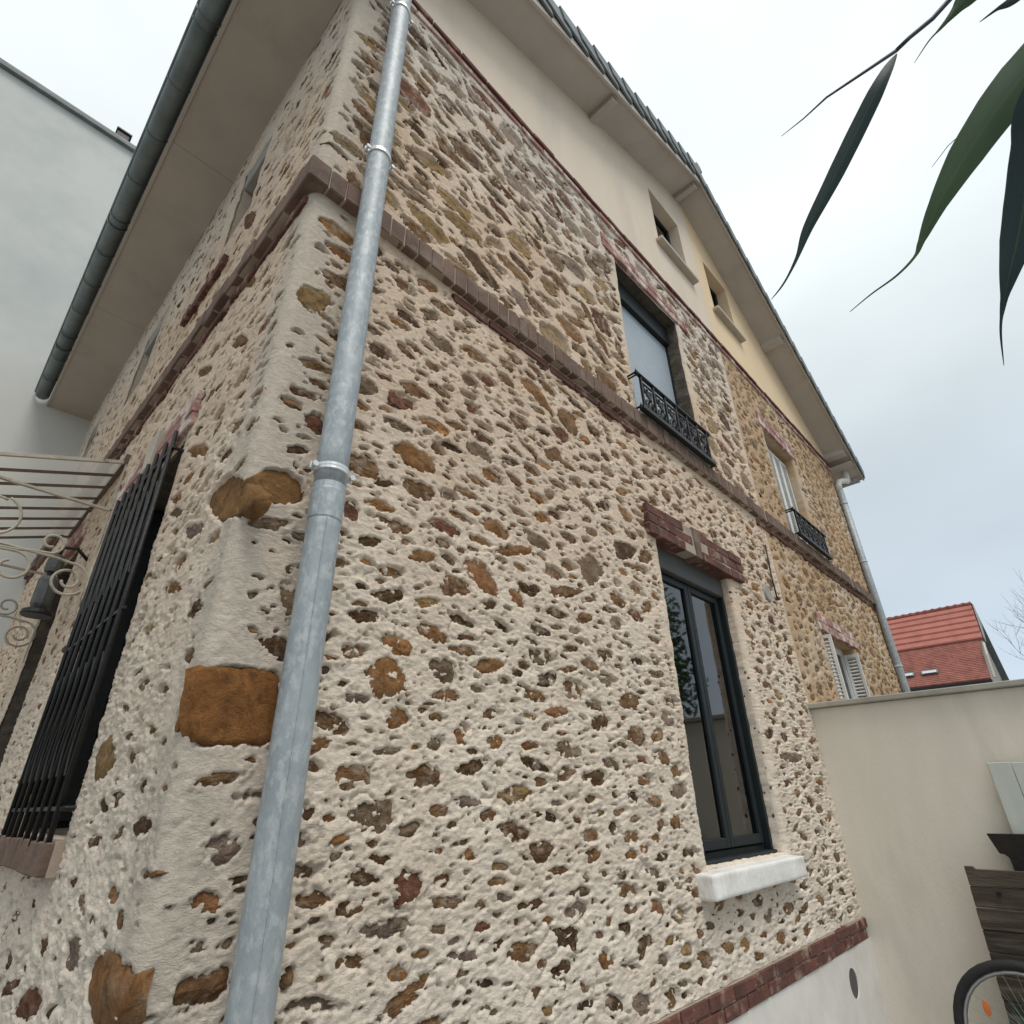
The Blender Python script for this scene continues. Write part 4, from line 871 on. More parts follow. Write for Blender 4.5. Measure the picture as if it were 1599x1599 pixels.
# ---- ground floor window of the gable
def lintel(parent, kind, u0, u1, z0, z1, mt, out, key=None, rows=3, depth=0.16, kmt=None):
    core = MB().box((u0+0.006, -out+0.006, z0+0.012), (u1-0.006, 0.06, z1-0.006)) if kind == 'g' else MB().box((-out+0.006, u0+0.006, z0+0.012), (0.06, u1-0.006, z1-0.006))
    core = core.build('lintel', M['joint'], parent)
    h = (z1-z0)/rows
    for r in range(rows):
        brick_row(core, kind, u0, u1, z0+h*(r+0.5), 0.218, (0.212, depth, h-0.007), mt, out, shift=(0.109 if r % 2 else 0), skip=(lambda u: abs(u-key) < 0.10) if key else None)
    if key:
        mb = MB()
        if kind == 'g': mb.prism([(key-0.035, z0-0.004), (key+0.035, z0-0.004), (key+0.05, z1+0.012), (key-0.05, z1+0.012)], 0.17, 'y', -out-0.004)
        else: mb.prism([(key-0.05, z0-0.008), (key+0.05, z0-0.008), (key+0.075, z1+0.02), (key-0.075, z1+0.02)], 0.17, 'x', -out-0.018)
        mb.build('keystone', kmt or M['brick_band'], core, bevel=0.006)
    return core
lintel(house, 'g', 2.25, 3.55, 2.995, 3.20, M['brick'], 0.034, key=2.86, depth=0.20)
W0, W1, WZ0, WZ1 = 2.395, 3.365, 1.297, 3.02; FY = 0.115
win = MB().box((W0, FY, WZ0), (W0+0.04, FY+0.07, WZ1)).box((W1-0.04, FY, WZ0), (W1, FY+0.07, WZ1)).box((W0+0.04, FY, WZ0), (W1-0.04, FY+0.07, WZ0+0.05)).box((W0+0.04, FY+0.003, 2.86), (W1-0.04, FY+0.07, 2.90)).build('window', M['anthracite'], house, bevel=0.004)
MB().box((W0+0.006, FY-0.05, 2.862), (W1-0.006, FY-0.003, WZ1+0.01)).build('shutter_box', M['box'], win, bevel=0.006)
MB().box((W0+0.0, FY-0.045, WZ0), (W0+0.035, FY-0.003, 2.86)).build('shutter_rail', M['anthracite'], win, bevel=0.003)
MB().box((W1-0.035, FY-0.045, WZ0), (W1, FY-0.003, 2.86)).build('shutter_rail', M['anthracite'], win, bevel=0.003)
xm = (W0+W1)/2
for a, b in ((W0+0.045, xm-0.003), (xm+0.003, W1-0.045)):
    sft = MB().box((a, FY-0.012, WZ0+0.055), (a+0.042, FY+0.04, 2.855)).box((b-0.042, FY-0.012, WZ0+0.055), (b, FY+0.04, 2.855)).box((a+0.042, FY-0.012, WZ0+0.055), (b-0.042, FY+0.04, WZ0+0.105)).box((a+0.042, FY-0.012, 2.81), (b-0.042, FY+0.04, 2.855)).build('sash', M['anthracite'], win, bevel=0.004)
    MB().box((a+0.042, FY+0.005, WZ0+0.105), (b-0.042, FY+0.011, 2.81)).build('pane', M['glass'], win)
cu_ = MB(); xs_ = np.linspace(W0+0.02, W1-0.02, 60)
for a, b in zip(xs_[:-1], xs_[1:]):
    ya, yb = FY+0.16+0.02*math.sin(a*70), FY+0.16+0.02*math.sin(b*70); cu_.quad((a, ya, WZ0), (b, yb, WZ0), (b, yb, WZ1), (a, ya, WZ1))
cu_.build('curtain', M['curtain'], win, fix=False, smooth=True)
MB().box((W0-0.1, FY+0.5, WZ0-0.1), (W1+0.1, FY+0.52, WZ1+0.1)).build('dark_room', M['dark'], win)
MB().box((W0+0.0, 0.05, WZ0+0.004), (W1-0.0, FY-0.002, WZ0+0.022)).build('sill_flashing', M['anthracite'], win, bevel=0.004)
def rough_block(name, a, b, mt, parent, amp=0.004, cuts=6):
    me = bpy.data.meshes.new(name); bm = bmesh.new(); bmesh.ops.create_cube(bm, size=1)
    for v in bm.verts: v.co = Vector((a[i]+(v.co[i]+0.5)*(b[i]-a[i]) for i in range(3)))
    bmesh.ops.bevel(bm, geom=list(bm.edges), offset=0.004, segments=1, affect='EDGES')
    bmesh.ops.subdivide_edges(bm, edges=list(bm.edges), cuts=cuts, use_grid_fill=True)
    for v in bm.verts: q = np.array(v.co[:]); v.co += Vector((float(noise(q*14)), float(noise(q*14+7)), float(noise(q*14+19))))*amp*2
    bm.to_mesh(me); bm.free(); me.materials.append(mt)
    for p in me.polygons: p.use_smooth = True
    return link(name, me, parent)
rough_block('window_sill', (2.26, -0.080, 1.19), (3.385, 0.108, 1.290), M['white'], house)
# dark pebbles set in the smooth right-hand reveal of that window
pv = MB()
for k in range(70):
    z = rng.uniform(1.36, 2.95); y = rng.uniform(0.015, 0.10); r = rng.uniform(0.005, 0.011); c = Vector((3.362, y, z))
    nn = len(pv.v); sg = 6; pv.v.append((3.356, y, z))
    for q in range(sg): a = 2*PI*q/sg; pv.v.append((3.3605, y+r*math.cos(a)*rng.uniform(.7, 1.2), z+1.3*r*math.sin(a)*rng.uniform(.7, 1.2)))
    for q in range(sg): a = 2*PI*q/sg; pv.v.append((3.385, y+r*math.cos(a), z+1.3*r*math.sin(a)))
    for q in range(sg): j = (q+1) % sg; pv.f += [(nn, nn+1+q, nn+1+j), (nn+1+q, nn+1+sg+q, nn+1+sg+j, nn+1+j)]
pvo = pv.build('reveal_pebbles', M['stone'], gw, fix=True)
ca = pvo.data.color_attributes.new('tint', 'FLOAT_COLOR', 'POINT'); ca.data.foreach_set('color', np.tile((0.14, 0.105, 0.075, 1), len(pvo.data.vertices)).astype(np.float32)); stuff(pvo)

# ---- upper window with closed roller shutter and iron railing
lintel(house, 'g', 2.20, 3.56, 5.505, 5.66, M['brick_pink'], 0.012, rows=2)
sh = MB(); z = 3.93; k = 0
us_ = MB().box((2.385, 0.175, 3.92), (3.375, 0.18, 5.50)).build('upper_window', M['anthracite'], house)
sl = MB().box((-0.47, -0.006, -0.024), (0.47, 0.006, 0.024)); slm = bpy.data.meshes.new('slat'); slm.from_pydata(sl.v, [], sl.f); slm.materials.append(M['shutter'])
while z < 5.26:
    link('slat', slm, us_, loc=(2.88, 0.150, z+0.025)); z += 0.0492
MB().box((2.385, -0.03, 3.925), (3.375, 0.14, 3.965)).build('stone_sill', M['concrete'], us_, bevel=0.005)
MB().box((2.385, 0.10, 5.29), (3.375, 0.172, 5.50)).build('shutter_box', M['anthracite'], us_, bevel=0.005)
MB().box((2.385, 0.125, 3.93), (2.41, 0.172, 5.29)).box((3.35, 0.125, 3.93), (3.375, 0.172, 5.29)).build('shutter_rail', M['anthracite'], us_)
def spiral(c, r0, r1, turns, a0, n=26, axis='y', d=1):
    o = []
    for k in range(n):
        t = k/(n-1); r = r0+(r1-r0)*t; a = a0+d*turns*2*PI*t
        o.append((c[0]+r*math.cos(a), c[1], c[2]+r*math.sin(a)))
    return o
def railing(parent, x0, x1, y, z0, z1, name='window_railing', back=0.10, sides=4):
    top = MB().strip([(x0-0.05, y, z1), (x1+0.05, y, z1)], (0, 0.014, 0), (0, 0, 0.006)).tube([(x0-0.05, y, z1-0.02), (x0-0.05, y+back, z1-0.02)], 0.007, 6).tube([(x1+0.05, y, z1-0.02), (x1+0.05, y+back, z1-0.02)], 0.007, 6)
    ro = top.build(name, M['iron'], parent)
    MB().box((x0-0.04, y-0.02, z0-0.03), (x1+0.04, y+0.02, z0+0.005)).build('bottom_rail', M['iron'], ro, bevel=0.003)
    MB().strip([(x0, y, z1-0.055), (x1, y, z1-0.055)], (0, 0.006, 0), (0, 0, 0.005)).build('middle_rail', M['iron'], ro)
    n = 6; w_ = (x1-x0)/n
    for k in range(n+1):
        x = x0+w_*k; MB().box((x-0.008, y-0.008, z0), (x+0.008, y+0.008, z1)).build('baluster', M['iron'], ro)
    for k in range(n):
        x = x0+w_*(k+0.5); h = z1-0.055-z0; zc = z0+h/2; r = w_*0.40
        sc = MB(); s_ = 5
        for sg_, zz in ((1, z0+h*0.27), (-1, z0+h*0.73)):
            sc.tube(spiral((x-r*0.45, y, zz), r*0.48, r*0.10, 1.4, PI/2*sg_, 22, d=1), 0.0075, s_)
            sc.tube(spiral((x+r*0.45, y, zz), r*0.48, r*0.10, 1.4, PI/2*sg_, 22, d=-1), 0.0075, s_)
        sc.tube([(x, y, z0), (x, y, z1-0.055)], 0.005, s_)
        sc.tube([(x-r, y, z0), (x-r*0.3, y-0.006, zc), (x-r, y, z1-0.055)], 0.0045, s_).tube([(x+r, y, z0), (x+r*0.3, y-0.006, zc), (x+r, y, z1-0.055)], 0.0045, s_)
        for q in range(8): a = q*PI/4; sc.tube([(x, y-0.01, zc), (x+0.03*math.cos(a), y-0.006, zc+0.03*math.sin(a))], [0.008, 0.004], 5)
        sc.build('scroll', M['iron'], ro)
    for xx in (x0-0.055, x1+0.055):
        for zz in (z0-0.015, z1):
            sp = MB()
            for q in range(6): a = q*PI/3; sp.tube([(xx, y, zz), (xx+0.022*math.cos(a), y-0.012, zz+0.022*math.sin(a))], [0.008, 0.002], 5)
            sp.tube([(xx, y, zz), (xx, y+0.09, zz)], 0.008, 6)
            sp.build('rosette', M['iron'], ro)
    return ro
railing(house, 2.36, 3.32, -0.065, 3.94, 4.22)
# round plate and cable low down by the party line
MB().lathe([(0.0, -0.012), (0.062, -0.012), (0.068, 0.0), (0.068, 0.03)], (4.05, -0.006, 3.04), 22, 'y').build('round_vent', M['concrete'], house, smooth=False)
MB().tube([(4.24, -0.02, 3.52), (4.215, -0.022, 3.36), (4.20, -0.02, 3.2), (4.205, -0.022, 3.02)], 0.006, 6).build('cable', M['iron'], house, smooth=True)

# ---- side wall openings
def side_opening(h, mt_in, name, shutter=None):
    h0, h1, g0, g1 = h; y = 0.17
    w_ = MB().box((0.17, h0, g0), (0.22, h0+0.06, g1)).box((0.17, h1-0.06, g0), (0.22, h1, g1)).box((0.17, h0+0.06, g0), (0.22, h1-0.06, g0+0.06)).box((0.17, h0+0.06, g1-0.06), (0.22, h1-0.06, g1)).box((0.172, (h0+h1)/2-0.03, g0+0.06), (0.218, (h0+h1)/2+0.03, g1-0.06)).build(name, mt_in, house)
    MB().box((0.19, h0+0.06, g0+0.06), (0.195, h1-0.06, g1-0.06)).build('pane', M['glass'], w_)
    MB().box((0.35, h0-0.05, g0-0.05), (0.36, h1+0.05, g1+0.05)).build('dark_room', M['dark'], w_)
    return w_
side_opening(HS[0], M['anthracite'], 'window')
MB().box((0.012, 1.745, 1.56), (0.165, 1.775, 3.02)).box((0.012, 1.71, 1.56), (0.165, 1.74, 3.02)).build('black_jamb_panel', M['iron'], house, bevel=0.003)  # added black panels lining the far jamb of the grille window
MB().box((0.168, 0.96, 1.59), (0.172, 1.74, 2.98)).build('black_pane_cover', M['iron'], house)  # black sheet covering the pane behind the grille
side_opening(HS[1], M['box'], 'door')
for q in HS[2:]:
    w_ = side_opening(q, M['box'], 'window')
    MB().box((0.02, q[0]+0.01, q[3]-0.17), (0.16, q[1]-0.01, q[3]-0.005)).build('shutter_box', M['concrete'], w_, bevel=0.005)
    if q[0] > 2: continue
    s_ = course(house, 'side_window_sill', 's', 1.15, 1.83, 4.34, 4.425, 0.0, M['joint'])
    brick_row(s_, 's', 1.15, 1.83, 4.383, 0.075, (0.068, 0.13, 0.082), M['brick'], 0.03)
sl_ = course(house, 'grille_window_sill', 's', 0.84, 1.86, 1.425, 1.518, 0.03)
brick_row(sl_, 's', 0.84, 1.86, 1.472, 0.114, (0.108, 0.16, 0.09), M['brick_band'], 0.055)
lintel(house, 's', 0.80, 1.98, 3.05, 3.24, M['brick_pink'], 0.022, key=1.36, rows=3, kmt=M['sillbeige'])
lintel(house, 's', 2.90, 3.90, 3.225, 3.41, M['brick_pink'], 0.022, rows=3)
gr = MB().box((-0.046, 0.84, 2.24), (-0.034, 1.74, 2.252)).build('window_grille', M['iron'], house)
for zz in (1.60, 2.93): MB().box((-0.046, 0.84, zz), (-0.034, 1.74, zz+0.012)).build('cross_bar', M['iron'], gr)
for k in range(8):
    y = 0.86+k*0.122
    MB().tube([(-0.045, y, 1.50), (-0.045, y, 3.02)], 0.0085, 8).build('bar', M['iron'], gr, smooth=True)
for k in range(14):
    y = 0.921+(k//2)*0.122; b_ = MB()
    for zc in ((1.9, 2.6)[k % 2],):
        pts = [(-0.045, y+0.03*math.sin(t*2*PI), zc-0.2+0.4*t) for t in np.linspace(0, 1, 16)]
        b_.tube(pts, 0.005, 5)
    b_.build('wavy_bar', M['iron'], gr)
for zz in (1.606, 2.936):
    for yy in (0.85, 1.73): MB().tube([(-0.04, yy, zz), (0.10, yy, zz)], 0.008, 6).build('anchor', M['iron'], gr)

# ================================================================== THE ATTACHED HOUSE BEHIND THE PARTY LINE
att = thing('attached_house', 'far half of the stone building, with ochre rubble, yellow rendered gable and white shutters', 'house', (6.2, 0, 0))
fa = lambda x: 0.0225*(1+(x-4.3)/5)
us = coords(4.40, 7.98, fa, [h for q in HA for h in q[:2]]); zs = coords(1.6, BAND0+0.01, lambda z: 0.016, [h for q in HA for h in q[2:]]+[3.905])
st_a = make_stones('g', [], 4.40, 7.96, 1.7, BELT0, HA, zone_a, 1100) + make_stones('g', [], 4.40, 7.96, BELT1, BAND0, HA, zone_a, 1100)
st_a = dress(st_a, 'a')
aw = link('gable_wall', wall_mesh('gable_wall', 'g', st_a, us, zs, cut(HA, 1.6, 9), M['mortar_old'], 0.22), att)
put_stones(aw, 'g', st_a, 240)
MB().box((4.42, 0.0, 0.0), (7.98, 0.3, 1.605)).build('lower_wall', M['mortar_old'], att)
MB().quad((7.98, 0.0, 1.6), (7.98, 6.1, 1.6), (7.98, 6.1, 6.0), (7.98, 0.0, 6.0)).build('end_wall', M['mortar_old'], att, fix=False)
b2 = course(att, 'belt_course', 'g', 4.405, 7.99, 3.80, 3.898, 0.002)
MB().box((4.402, -0.036, 3.79), (7.99, 0.0, 3.900)).build('mortar_bed', M['joint'], b2)
brick_row(b2, 'g', 4.405, 7.99, 3.847, 0.0735, (0.0685, 0.14, 0.114), M['brick_band'], 0.042)
brick_row(b2, 'g', 4.405, 7.99, 3.745, 0.232, (0.222, 0.10, 0.046), M['brick'], 0.010)
ub2 = course(att, 'upper_brick_band', 'g', 4.405, 7.99, 5.86, 5.955, 0.010)
brick_row(ub2, 'g', 4.405, 7.99, 5.930, 0.232, (0.226, 0.12, 0.040), M['brick'], 0.030)
brick_row(ub2, 'g', 4.405, 7.99, 5.880, 0.232, (0.224, 0.12, 0.046), M['brick_pink'], 0.016, shift=0.116)
render_gable('rendered_gable', att, M['render_yellow'], 4.301, 8.02, (4.56, 5.16, 6.56, 7.40))
attic_window(att, 4.56, 5.16, 6.56, 7.40)
rf2 = MB().prism([(XR+0.002, ZR), (8.42, sof(8.42)), (8.42, sof(8.42)+0.10), (XR+0.002, ZR+0.10)], YB-OV, 'y', OV).build('roof', M['soffit'], att)
MB().prism([(XR+0.002, ZR+0.103), (8.44, sof(8.44)+0.103), (8.44, sof(8.44)+0.125), (XR+0.002, ZR+0.125)], YB-OV, 'y', OV-0.01).build('roof_covering', M['tile'], rf2)
MB().prism([(XR+0.002, ZR-0.02), (8.42, sof(8.42)-0.02), (8.42, sof(8.42)+0.09), (XR+0.002, ZR+0.09)], 0.022, 'y', OV-0.023).build('bargeboard', M['soffit'], rf2)
def verge_tiles_down(parent, x0, x1, pitch, th, lift, hang):
    a = math.atan(SB); L_ = pitch*1.25
    mb = MB().box((-L_, -0.02, 0.0), (0, 0.24, 0.014)); mb.v = [(x, y, z+lift*(1+x/L_)) for x, y, z in mb.v]
    n = len(mb.v); mb.box((-L_, -0.036, -hang), (0, -0.0205, 0.014)); mb.v[n:] = [(x, y-0.014*(1+x/L_) if False else y-0.014*(-x/L_), z+lift*(1+x/L_) if z > 0 else z) for x, y, z in mb.v[n:]]
    me = bpy.data.meshes.new('verge_tile'); me.from_pydata(mb.v, [], mb.f)
    bm = bmesh.new(); bm.from_mesh(me); bmesh.ops.recalc_face_normals(bm, faces=bm.faces); bm.to_mesh(me); bm.free(); me.materials.append(M['tile'])
    x = x1
    while x > x0: link('verge_tile', me, parent, loc=(x, OV-0.005, sof(x)+th+rng.normal()*0.002), rot=(0, a, 0)); x -= pitch*math.cos(a)
verge_tiles_down(rf2, XR+0.05, 8.46, 0.262, 0.128, 0.036, 0.125)
purlin(rf2, 6.15); purlin(rf2, 7.90)
MB().box((7.98, OV+0.002, 5.90), (8.38, YB, 5.915)).build('eave_soffit', M['soffit'], rf2)
# small openings: shuttered upper window, lower window
lintel(att, 'g', 5.08, 6.20, 5.245, 5.43, M['brick_pink'], 0.012, rows=2)
uw = MB().box((5.20, 0.17, 3.93), (5.25, 0.22, 5.24)).box((6.03, 0.17, 3.93), (6.08, 0.22, 5.24)).box((5.25, 0.17, 5.17), (6.03, 0.22, 5.24)).box((5.61, 0.17, 3.93), (5.67, 0.22, 5.17)).build('upper_window', M['white_pvc'], att)
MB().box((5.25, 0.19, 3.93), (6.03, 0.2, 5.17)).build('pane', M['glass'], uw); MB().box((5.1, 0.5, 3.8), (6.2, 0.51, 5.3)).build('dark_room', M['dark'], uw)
def louvre_shutter(parent, x, y0, y1, z0, z1, face=1):
    s_ = MB().box((x-0.012, y0, z0), (x+0.012, y0+0.025, z1)).box((x-0.012, y1-0.025, z0), (x+0.012, y1, z1)).box((x-0.012, y0+0.025, z0), (x+0.012, y1-0.025, z0+0.03)).box((x-0.012, y0+0.025, z1-0.03), (x+0.012, y1-0.025, z1)).build('shutter', M['white_pvc'], parent)
    z = z0+0.035; me = bpy.data.meshes.new('louvre'); q = MB().box((-0.010, 0, -0.002), (0.010, y1-y0-0.05, 0.012)); me.from_pydata(q.v, [], q.f); me.materials.append(M['white_pvc'])
    while z < z1-0.04:
        link('louvre', me, s_, loc=(x, y0+0.025, z), rot=(0, 0.5, 0)); z += 0.034
    return s_
def front_shutter(parent, x0, x1, y, z0, z1):
    s_ = MB().box((x0, y-0.014, z0), (x0+0.035, y+0.014, z1)).box((x1-0.035, y-0.014, z0), (x1, y+0.014, z1)).box((x0+0.035, y-0.014, z0), (x1-0.035, y+0.014, z0+0.04)).box((x0+0.035, y-0.014, z1-0.04), (x1-0.035, y+0.014, z1)).build('shutter', M['white_pvc'], parent)
    z = z0+0.045; me = bpy.data.meshes.new('louvre'); q = MB().box((x0+0.036, -0.012, -0.003), (x1-0.036, 0.012, 0.003)); me.from_pydata(q.v, [], q.f); me.materials.append(M['white_pvc'])
    while z < z1-0.05: link('louvre', me, s_, loc=(0, y, z), rot=(-0.7, 0, 0)); z += 0.036
for a in range(4): front_shutter(att, 5.215+0.214*a, 5.425+0.214*a, 0.11, 3.95, 5.17)
railing(att, 5.24, 6.12, -0.065, 3.94, 4.20)
lintel(att, 'g', 5.22, 6.40, 2.965, 3.14, M['brick_pink'], 0.012, rows=2)
lw = MB().box((5.30, 0.12, 1.5), (5.37, 0.18, 2.96)).box((6.23, 0.12, 1.5), (6.30, 0.18, 2.96)).box((5.37, 0.12, 2.89), (6.23, 0.18, 2.96)).box((5.76, 0.12, 1.5), (5.84, 0.18, 2.89)).build('lower_window', M['white_pvc'], att)
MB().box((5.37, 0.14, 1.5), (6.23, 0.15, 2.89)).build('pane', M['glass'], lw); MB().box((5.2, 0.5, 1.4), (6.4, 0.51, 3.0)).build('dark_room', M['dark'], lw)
louvre_shutter(att, 5.325, -0.055, 0.09, 1.6, 2.93)
louvre_shutter(att, 6.275, -0.02, 0.115, 1.6, 2.90)

# ================================================================== DOWNPIPES
dp = thing('downpipe', 'dull galvanised zinc downpipe running up the near corner of the stone house', 'downpipe', (0.205, -0.10, 0.06), 'downpipes on the stone building')
MB().tube([(0.205, -0.10, z) for z in np.linspace(0.06, 2.41, 24)], 0.0475, 24).build('lower_pipe', M['zinc'], dp, smooth=True)
MB().tube([(0.205, -0.10, z) for z in np.linspace(2.425, 5.75, 24)], 0.0475, 24).build('upper_pipe', M['zinc'], dp, smooth=True)
MB().tube([(0.205, -0.10, 5.75), (0.18, -0.12, 5.9), (0.0, -0.22, 6.02), (-0.3, -0.26, 6.05), (-0.50, -0.2, 6.0)], 0.0475, 20).build('swan_neck', M['zinc'], dp, smooth=True)
MB().lathe([(0.0478, 2.33), (0.0497, 2.335), (0.0497, 2.425), (0.0488, 2.43), (0.0480, 2.45)], (0.205, -0.10, 0), 24).build('collar', M['zinc'], dp, smooth=False)
MB().strip([(0.205+0.0485*math.cos(-1.9), -0.10+0.0485*math.sin(-1.9), z) for z in (0.06, 2.33)], (0.0012, 0, 0), (0, 0.0012, 0)).build('seam', M['zinc'], dp)
def clamp(z, parent, x=0.205, y=-0.10, r=0.0490):
    c = MB().lathe([(r, z-0.012), (r+0.004, z-0.010), (r+0.0035, z-0.002), (r+0.0042, z+0.002), (r+0.004, z+0.010), (r, z+0.012)], (x, y, 0), 24)
    cl = c.build('clamp', M['galv'], parent, smooth=False)
    for s_ in (-1, 1):
        MB().box((x+s_*(r-0.002) if s_ > 0 else x-r-0.022, y-0.004, z-0.012), (x+r+0.022 if s_ > 0 else x-(r-0.002), y+0.004, z+0.012)).build('ear', M['galv'], cl, bevel=0.002)
        MB().tube([(x+s_*(r+0.013), y-0.018, z), (x+s_*(r+0.013), y+0.016, z)], 0.0055, 8).lathe([(0.010, -0.020), (0.010, -0.012)], (x+s_*(r+0.013), y, z), 6, 'y').build('bolt', M['galv'], cl)
    MB().tube([(x, y+r, z), (x, 0.02, z)], 0.005, 6).build('wall_anchor', M['galv'], cl)
for z in (0.9, 2.50, 4.10, 5.42): clamp(z, dp)
dp2 = thing('downpipe', 'thin pale zinc downpipe with white elbow at the far end of the stone building', 'downpipe', (7.97, -0.03, 0), 'downpipes on the stone building')
MB().tube([(7.97, -0.045, z) for z in (0.0, 2.0, 4.0, 5.50)], 0.045, 14).build('pipe', M['zinc'], dp2, smooth=True)
MB().tube([(7.97, -0.045, 5.50), (7.97, -0.05, 5.60), (7.99, -0.07, 5.66), (8.10, -0.12, 5.70), (8.19, -0.14, 5.72), (8.22, -0.14, 5.80), (8.22, -0.14, 5.9)], 0.042, 14).build('elbow', M['white_pvc'], dp2, smooth=True)
for z in (3.0, 4.4, 5.3): MB().lathe([(0.047, z-0.01), (0.051, z-0.01), (0.051, z+0.01), (0.047, z+0.01)], (7.97, -0.045, 0), 14).build('clamp', M['galv'], dp2)
MB().prism([(8.40+0.06*math.cos(a), 5.80+0.06*math.sin(a)) for a in np.linspace(PI, 2*PI, 9)], 6.3, 'y', -0.26).build('gutter', M['zinc'], rf2)

# ================================================================== DOOR CANOPY, LANTERN
cy0, cy1, cz, sl_c, cl_ = 2.18, 3.66, 3.50, 0.34, 0.95
can = thing('door_canopy', 'glazed iron door canopy with cream scroll brackets on the side wall', 'canopy', (0, 2.9, 3.5))
def cp(x, y, dz=0): return (-x, y, cz-sl_c*x+dz)
MB().quad(cp(0.02, cy0), cp(cl_, cy0), cp(cl_, cy1), cp(0.02, cy1)).build('glass_panel', M['glass_canopy'], can, fix=False)
MB().strip([(-0.012, cy0-0.02, cz), (-0.012, cy1+0.02, cz)], (0.012, 0, 0), (0, 0, 0.03)).build('wall_rail', M['rust'], can)
MB().strip([cp(cl_, cy0-0.02), cp(cl_, cy1+0.02)], (0.012, 0, 0), (0, 0, 0.02)).build('front_rail', M['cream'], can)
for k in range(8):
    y = cy0+(cy1-cy0)*k/7
    MB().strip([cp(0.01, y, -0.016), cp(cl_, y, -0.016)], (0, 0.004 if k else 0.009, 0), (0, 0, 0.009)).build('glazing_bar', M['rust'] if k else M['cream'], can)
for yy in (cy0, cy1):
    b_ = MB().strip([(-0.005, yy, 3.15), (-0.12, yy, 3.155), (-0.45, yy, 3.165), (-0.93, yy, 3.19)], (0, 0.012, 0), (0, 0, 0.006)).build('bracket_bar', M['cream'], can)
    MB().box((-0.012, yy-0.012, 2.52), (-0.004, yy+0.012, 3.52)).build('wall_strap', M['cream'], b_)
    def flat(pts, nm='scroll'): MB().tube([(p[0], yy, p[1]) for p in pts], 0.0075, 7).build(nm, M['cream'], b_, smooth=True)
    def sp2(cx, cz_, r0, r1, turns, a0, d=1, n=34): return [(cx+(r0+(r1-r0)*k/(n-1))*math.cos(a0+d*turns*2*PI*k/(n-1)), cz_+(r0+(r1-r0)*k/(n-1))*math.sin(a0+d*turns*2*PI*k/(n-1))) for k in range(n)]
    s1 = sp2(-0.085, 2.70, 0.100, 0.025, 1.75, 1.75, -1); flat([(-0.62, 2.83), (-0.42, 2.825), (-0.28, 2.815), (-0.17, 2.81)] + s1)
    s2 = sp2(-0.205, 2.885, 0.060, 0.022, 1.05, -1.4, 1); flat([(-0.62, 2.81), (-0.45, 2.805), (-0.33, 2.81), (-0.26, 2.822)] + s2)
    s3 = sp2(-0.33, 2.715, 0.085, 0.035, 0.95, 1.7, -1); flat([(-0.62, 2.79), (-0.50, 2.795), (-0.42, 2.797)] + s3)
    flat(sp2(-0.48, 2.965, 0.115, 0.10, 1.0, 1.2, -1))
lan = thing('wall_lantern', 'dark verdigris wall lantern with wide round base, left of the window grille', 'lantern', (-0.14, 2.46, 2.55))
L0 = (-0.135, 2.46, 0)
MB().lathe([(0.070, 2.555), (0.074, 2.565), (0.068, 2.585), (0.04, 2.60)], L0, 24).build('base_disc', M['iron'], lan, smooth=False)
MB().lathe([(0.036, 2.60), (0.046, 2.62), (0.048, 2.76), (0.04, 2.78)], L0, 8).build('lantern_body', M['lamp'], lan)
MB().lathe([(0.022, 2.78), (0.022, 2.81)], L0, 12).build('neck', M['iron'], lan)
MB().lathe([(0.040, 2.81), (0.045, 2.83), (0.040, 2.90), (0.02, 2.92)], L0, 12).build('lantern_cap', M['lamp'], lan)
MB().tube([(-0.135, 2.46, 2.92), (-0.125, 2.46, 2.97), (-0.06, 2.46, 2.98), (0.01, 2.46, 2.92)], 0.010, 8).build('arm', M['iron'], lan, smooth=True)

# ================================================================== NEIGHBOURING TALL HOUSE ON THE LEFT
nb = thing('neighbouring_house', 'tall plain off-white rendered wall of the next building, left behind the gutter', 'house', (-3, 6.1, 0))
MB().box((-9, 6.1, 0), (7.9, 12, 10.55)).build('wall', M['neigh'], nb)
MB().box((-9.05, 6.03, 10.551), (7.95, 12.05, 10.60)).build('coping', M['tile'], nb)
MB().box((-9.05, 6.05, 10.601), (7.95, 12.0, 10.66)).build('roof_edge', M['concrete'], nb)
vb = MB().box((-1.02, 6.07, 10.661), (-0.86, 6.3, 10.80)).box((-1.04, 6.05, 10.80), (-0.84, 6.32, 10.835)).build('roof_vent', M['iron'], nb, bevel=0.005)

# ================================================================== GARDEN WALL AND WHAT LEANS ON IT
gd = thing('garden_wall', 'smooth cream garden wall with thin coping joining the stone house at right', 'wall', (4.5, -3, 0))
g1 = MB().box((4.40, -7.0, 0.0), (4.58, 0.03, 2.185)).build('wall', M['garden'], gd, bevel=0.006)
MB().box((4.355, -7.0, 2.186), (4.62, 0.03, 2.222)).build('coping', M['coping'], gd, bevel=0.005)
wb = thing('pale_board_panel', 'pale painted plank panel leaning on the garden wall above dark boards', 'panel', (4.33, -1.4, 0.06))
for k in range(6):
    y0 = -0.965-0.118*(k+1); MB().box((4.335, y0+0.0015, 0.40), (4.355, y0+0.1165, 1.755-0.004*k)).build('plank', M['board_white'], wb, bevel=0.003)
MB().box((4.357, -1.6, 1.45), (4.38, -1.0, 1.53)).build('batten', M['board_white'], wb)
ub_ = thing('dark_board', 'nearly black board with notched edge behind the other dark board, by the garden wall', 'board', (4.29, -1.3, 0.06), 'dark boards leaning on the garden wall')
MB().prism([(-0.845, 1.372), (-0.875, 1.27), (-0.895, 1.268), (-0.915, 1.25), (-0.93, 0.5), (-1.9, 0.5), (-1.9, 1.372)], 0.022, 'x', 4.285).build('board', M['board_black'], ub_, bevel=0.003)
MB().box((4.286, -1.7, 0.06), (4.30, -1.2, 0.499)).build('leg', M['board_black'], ub_)
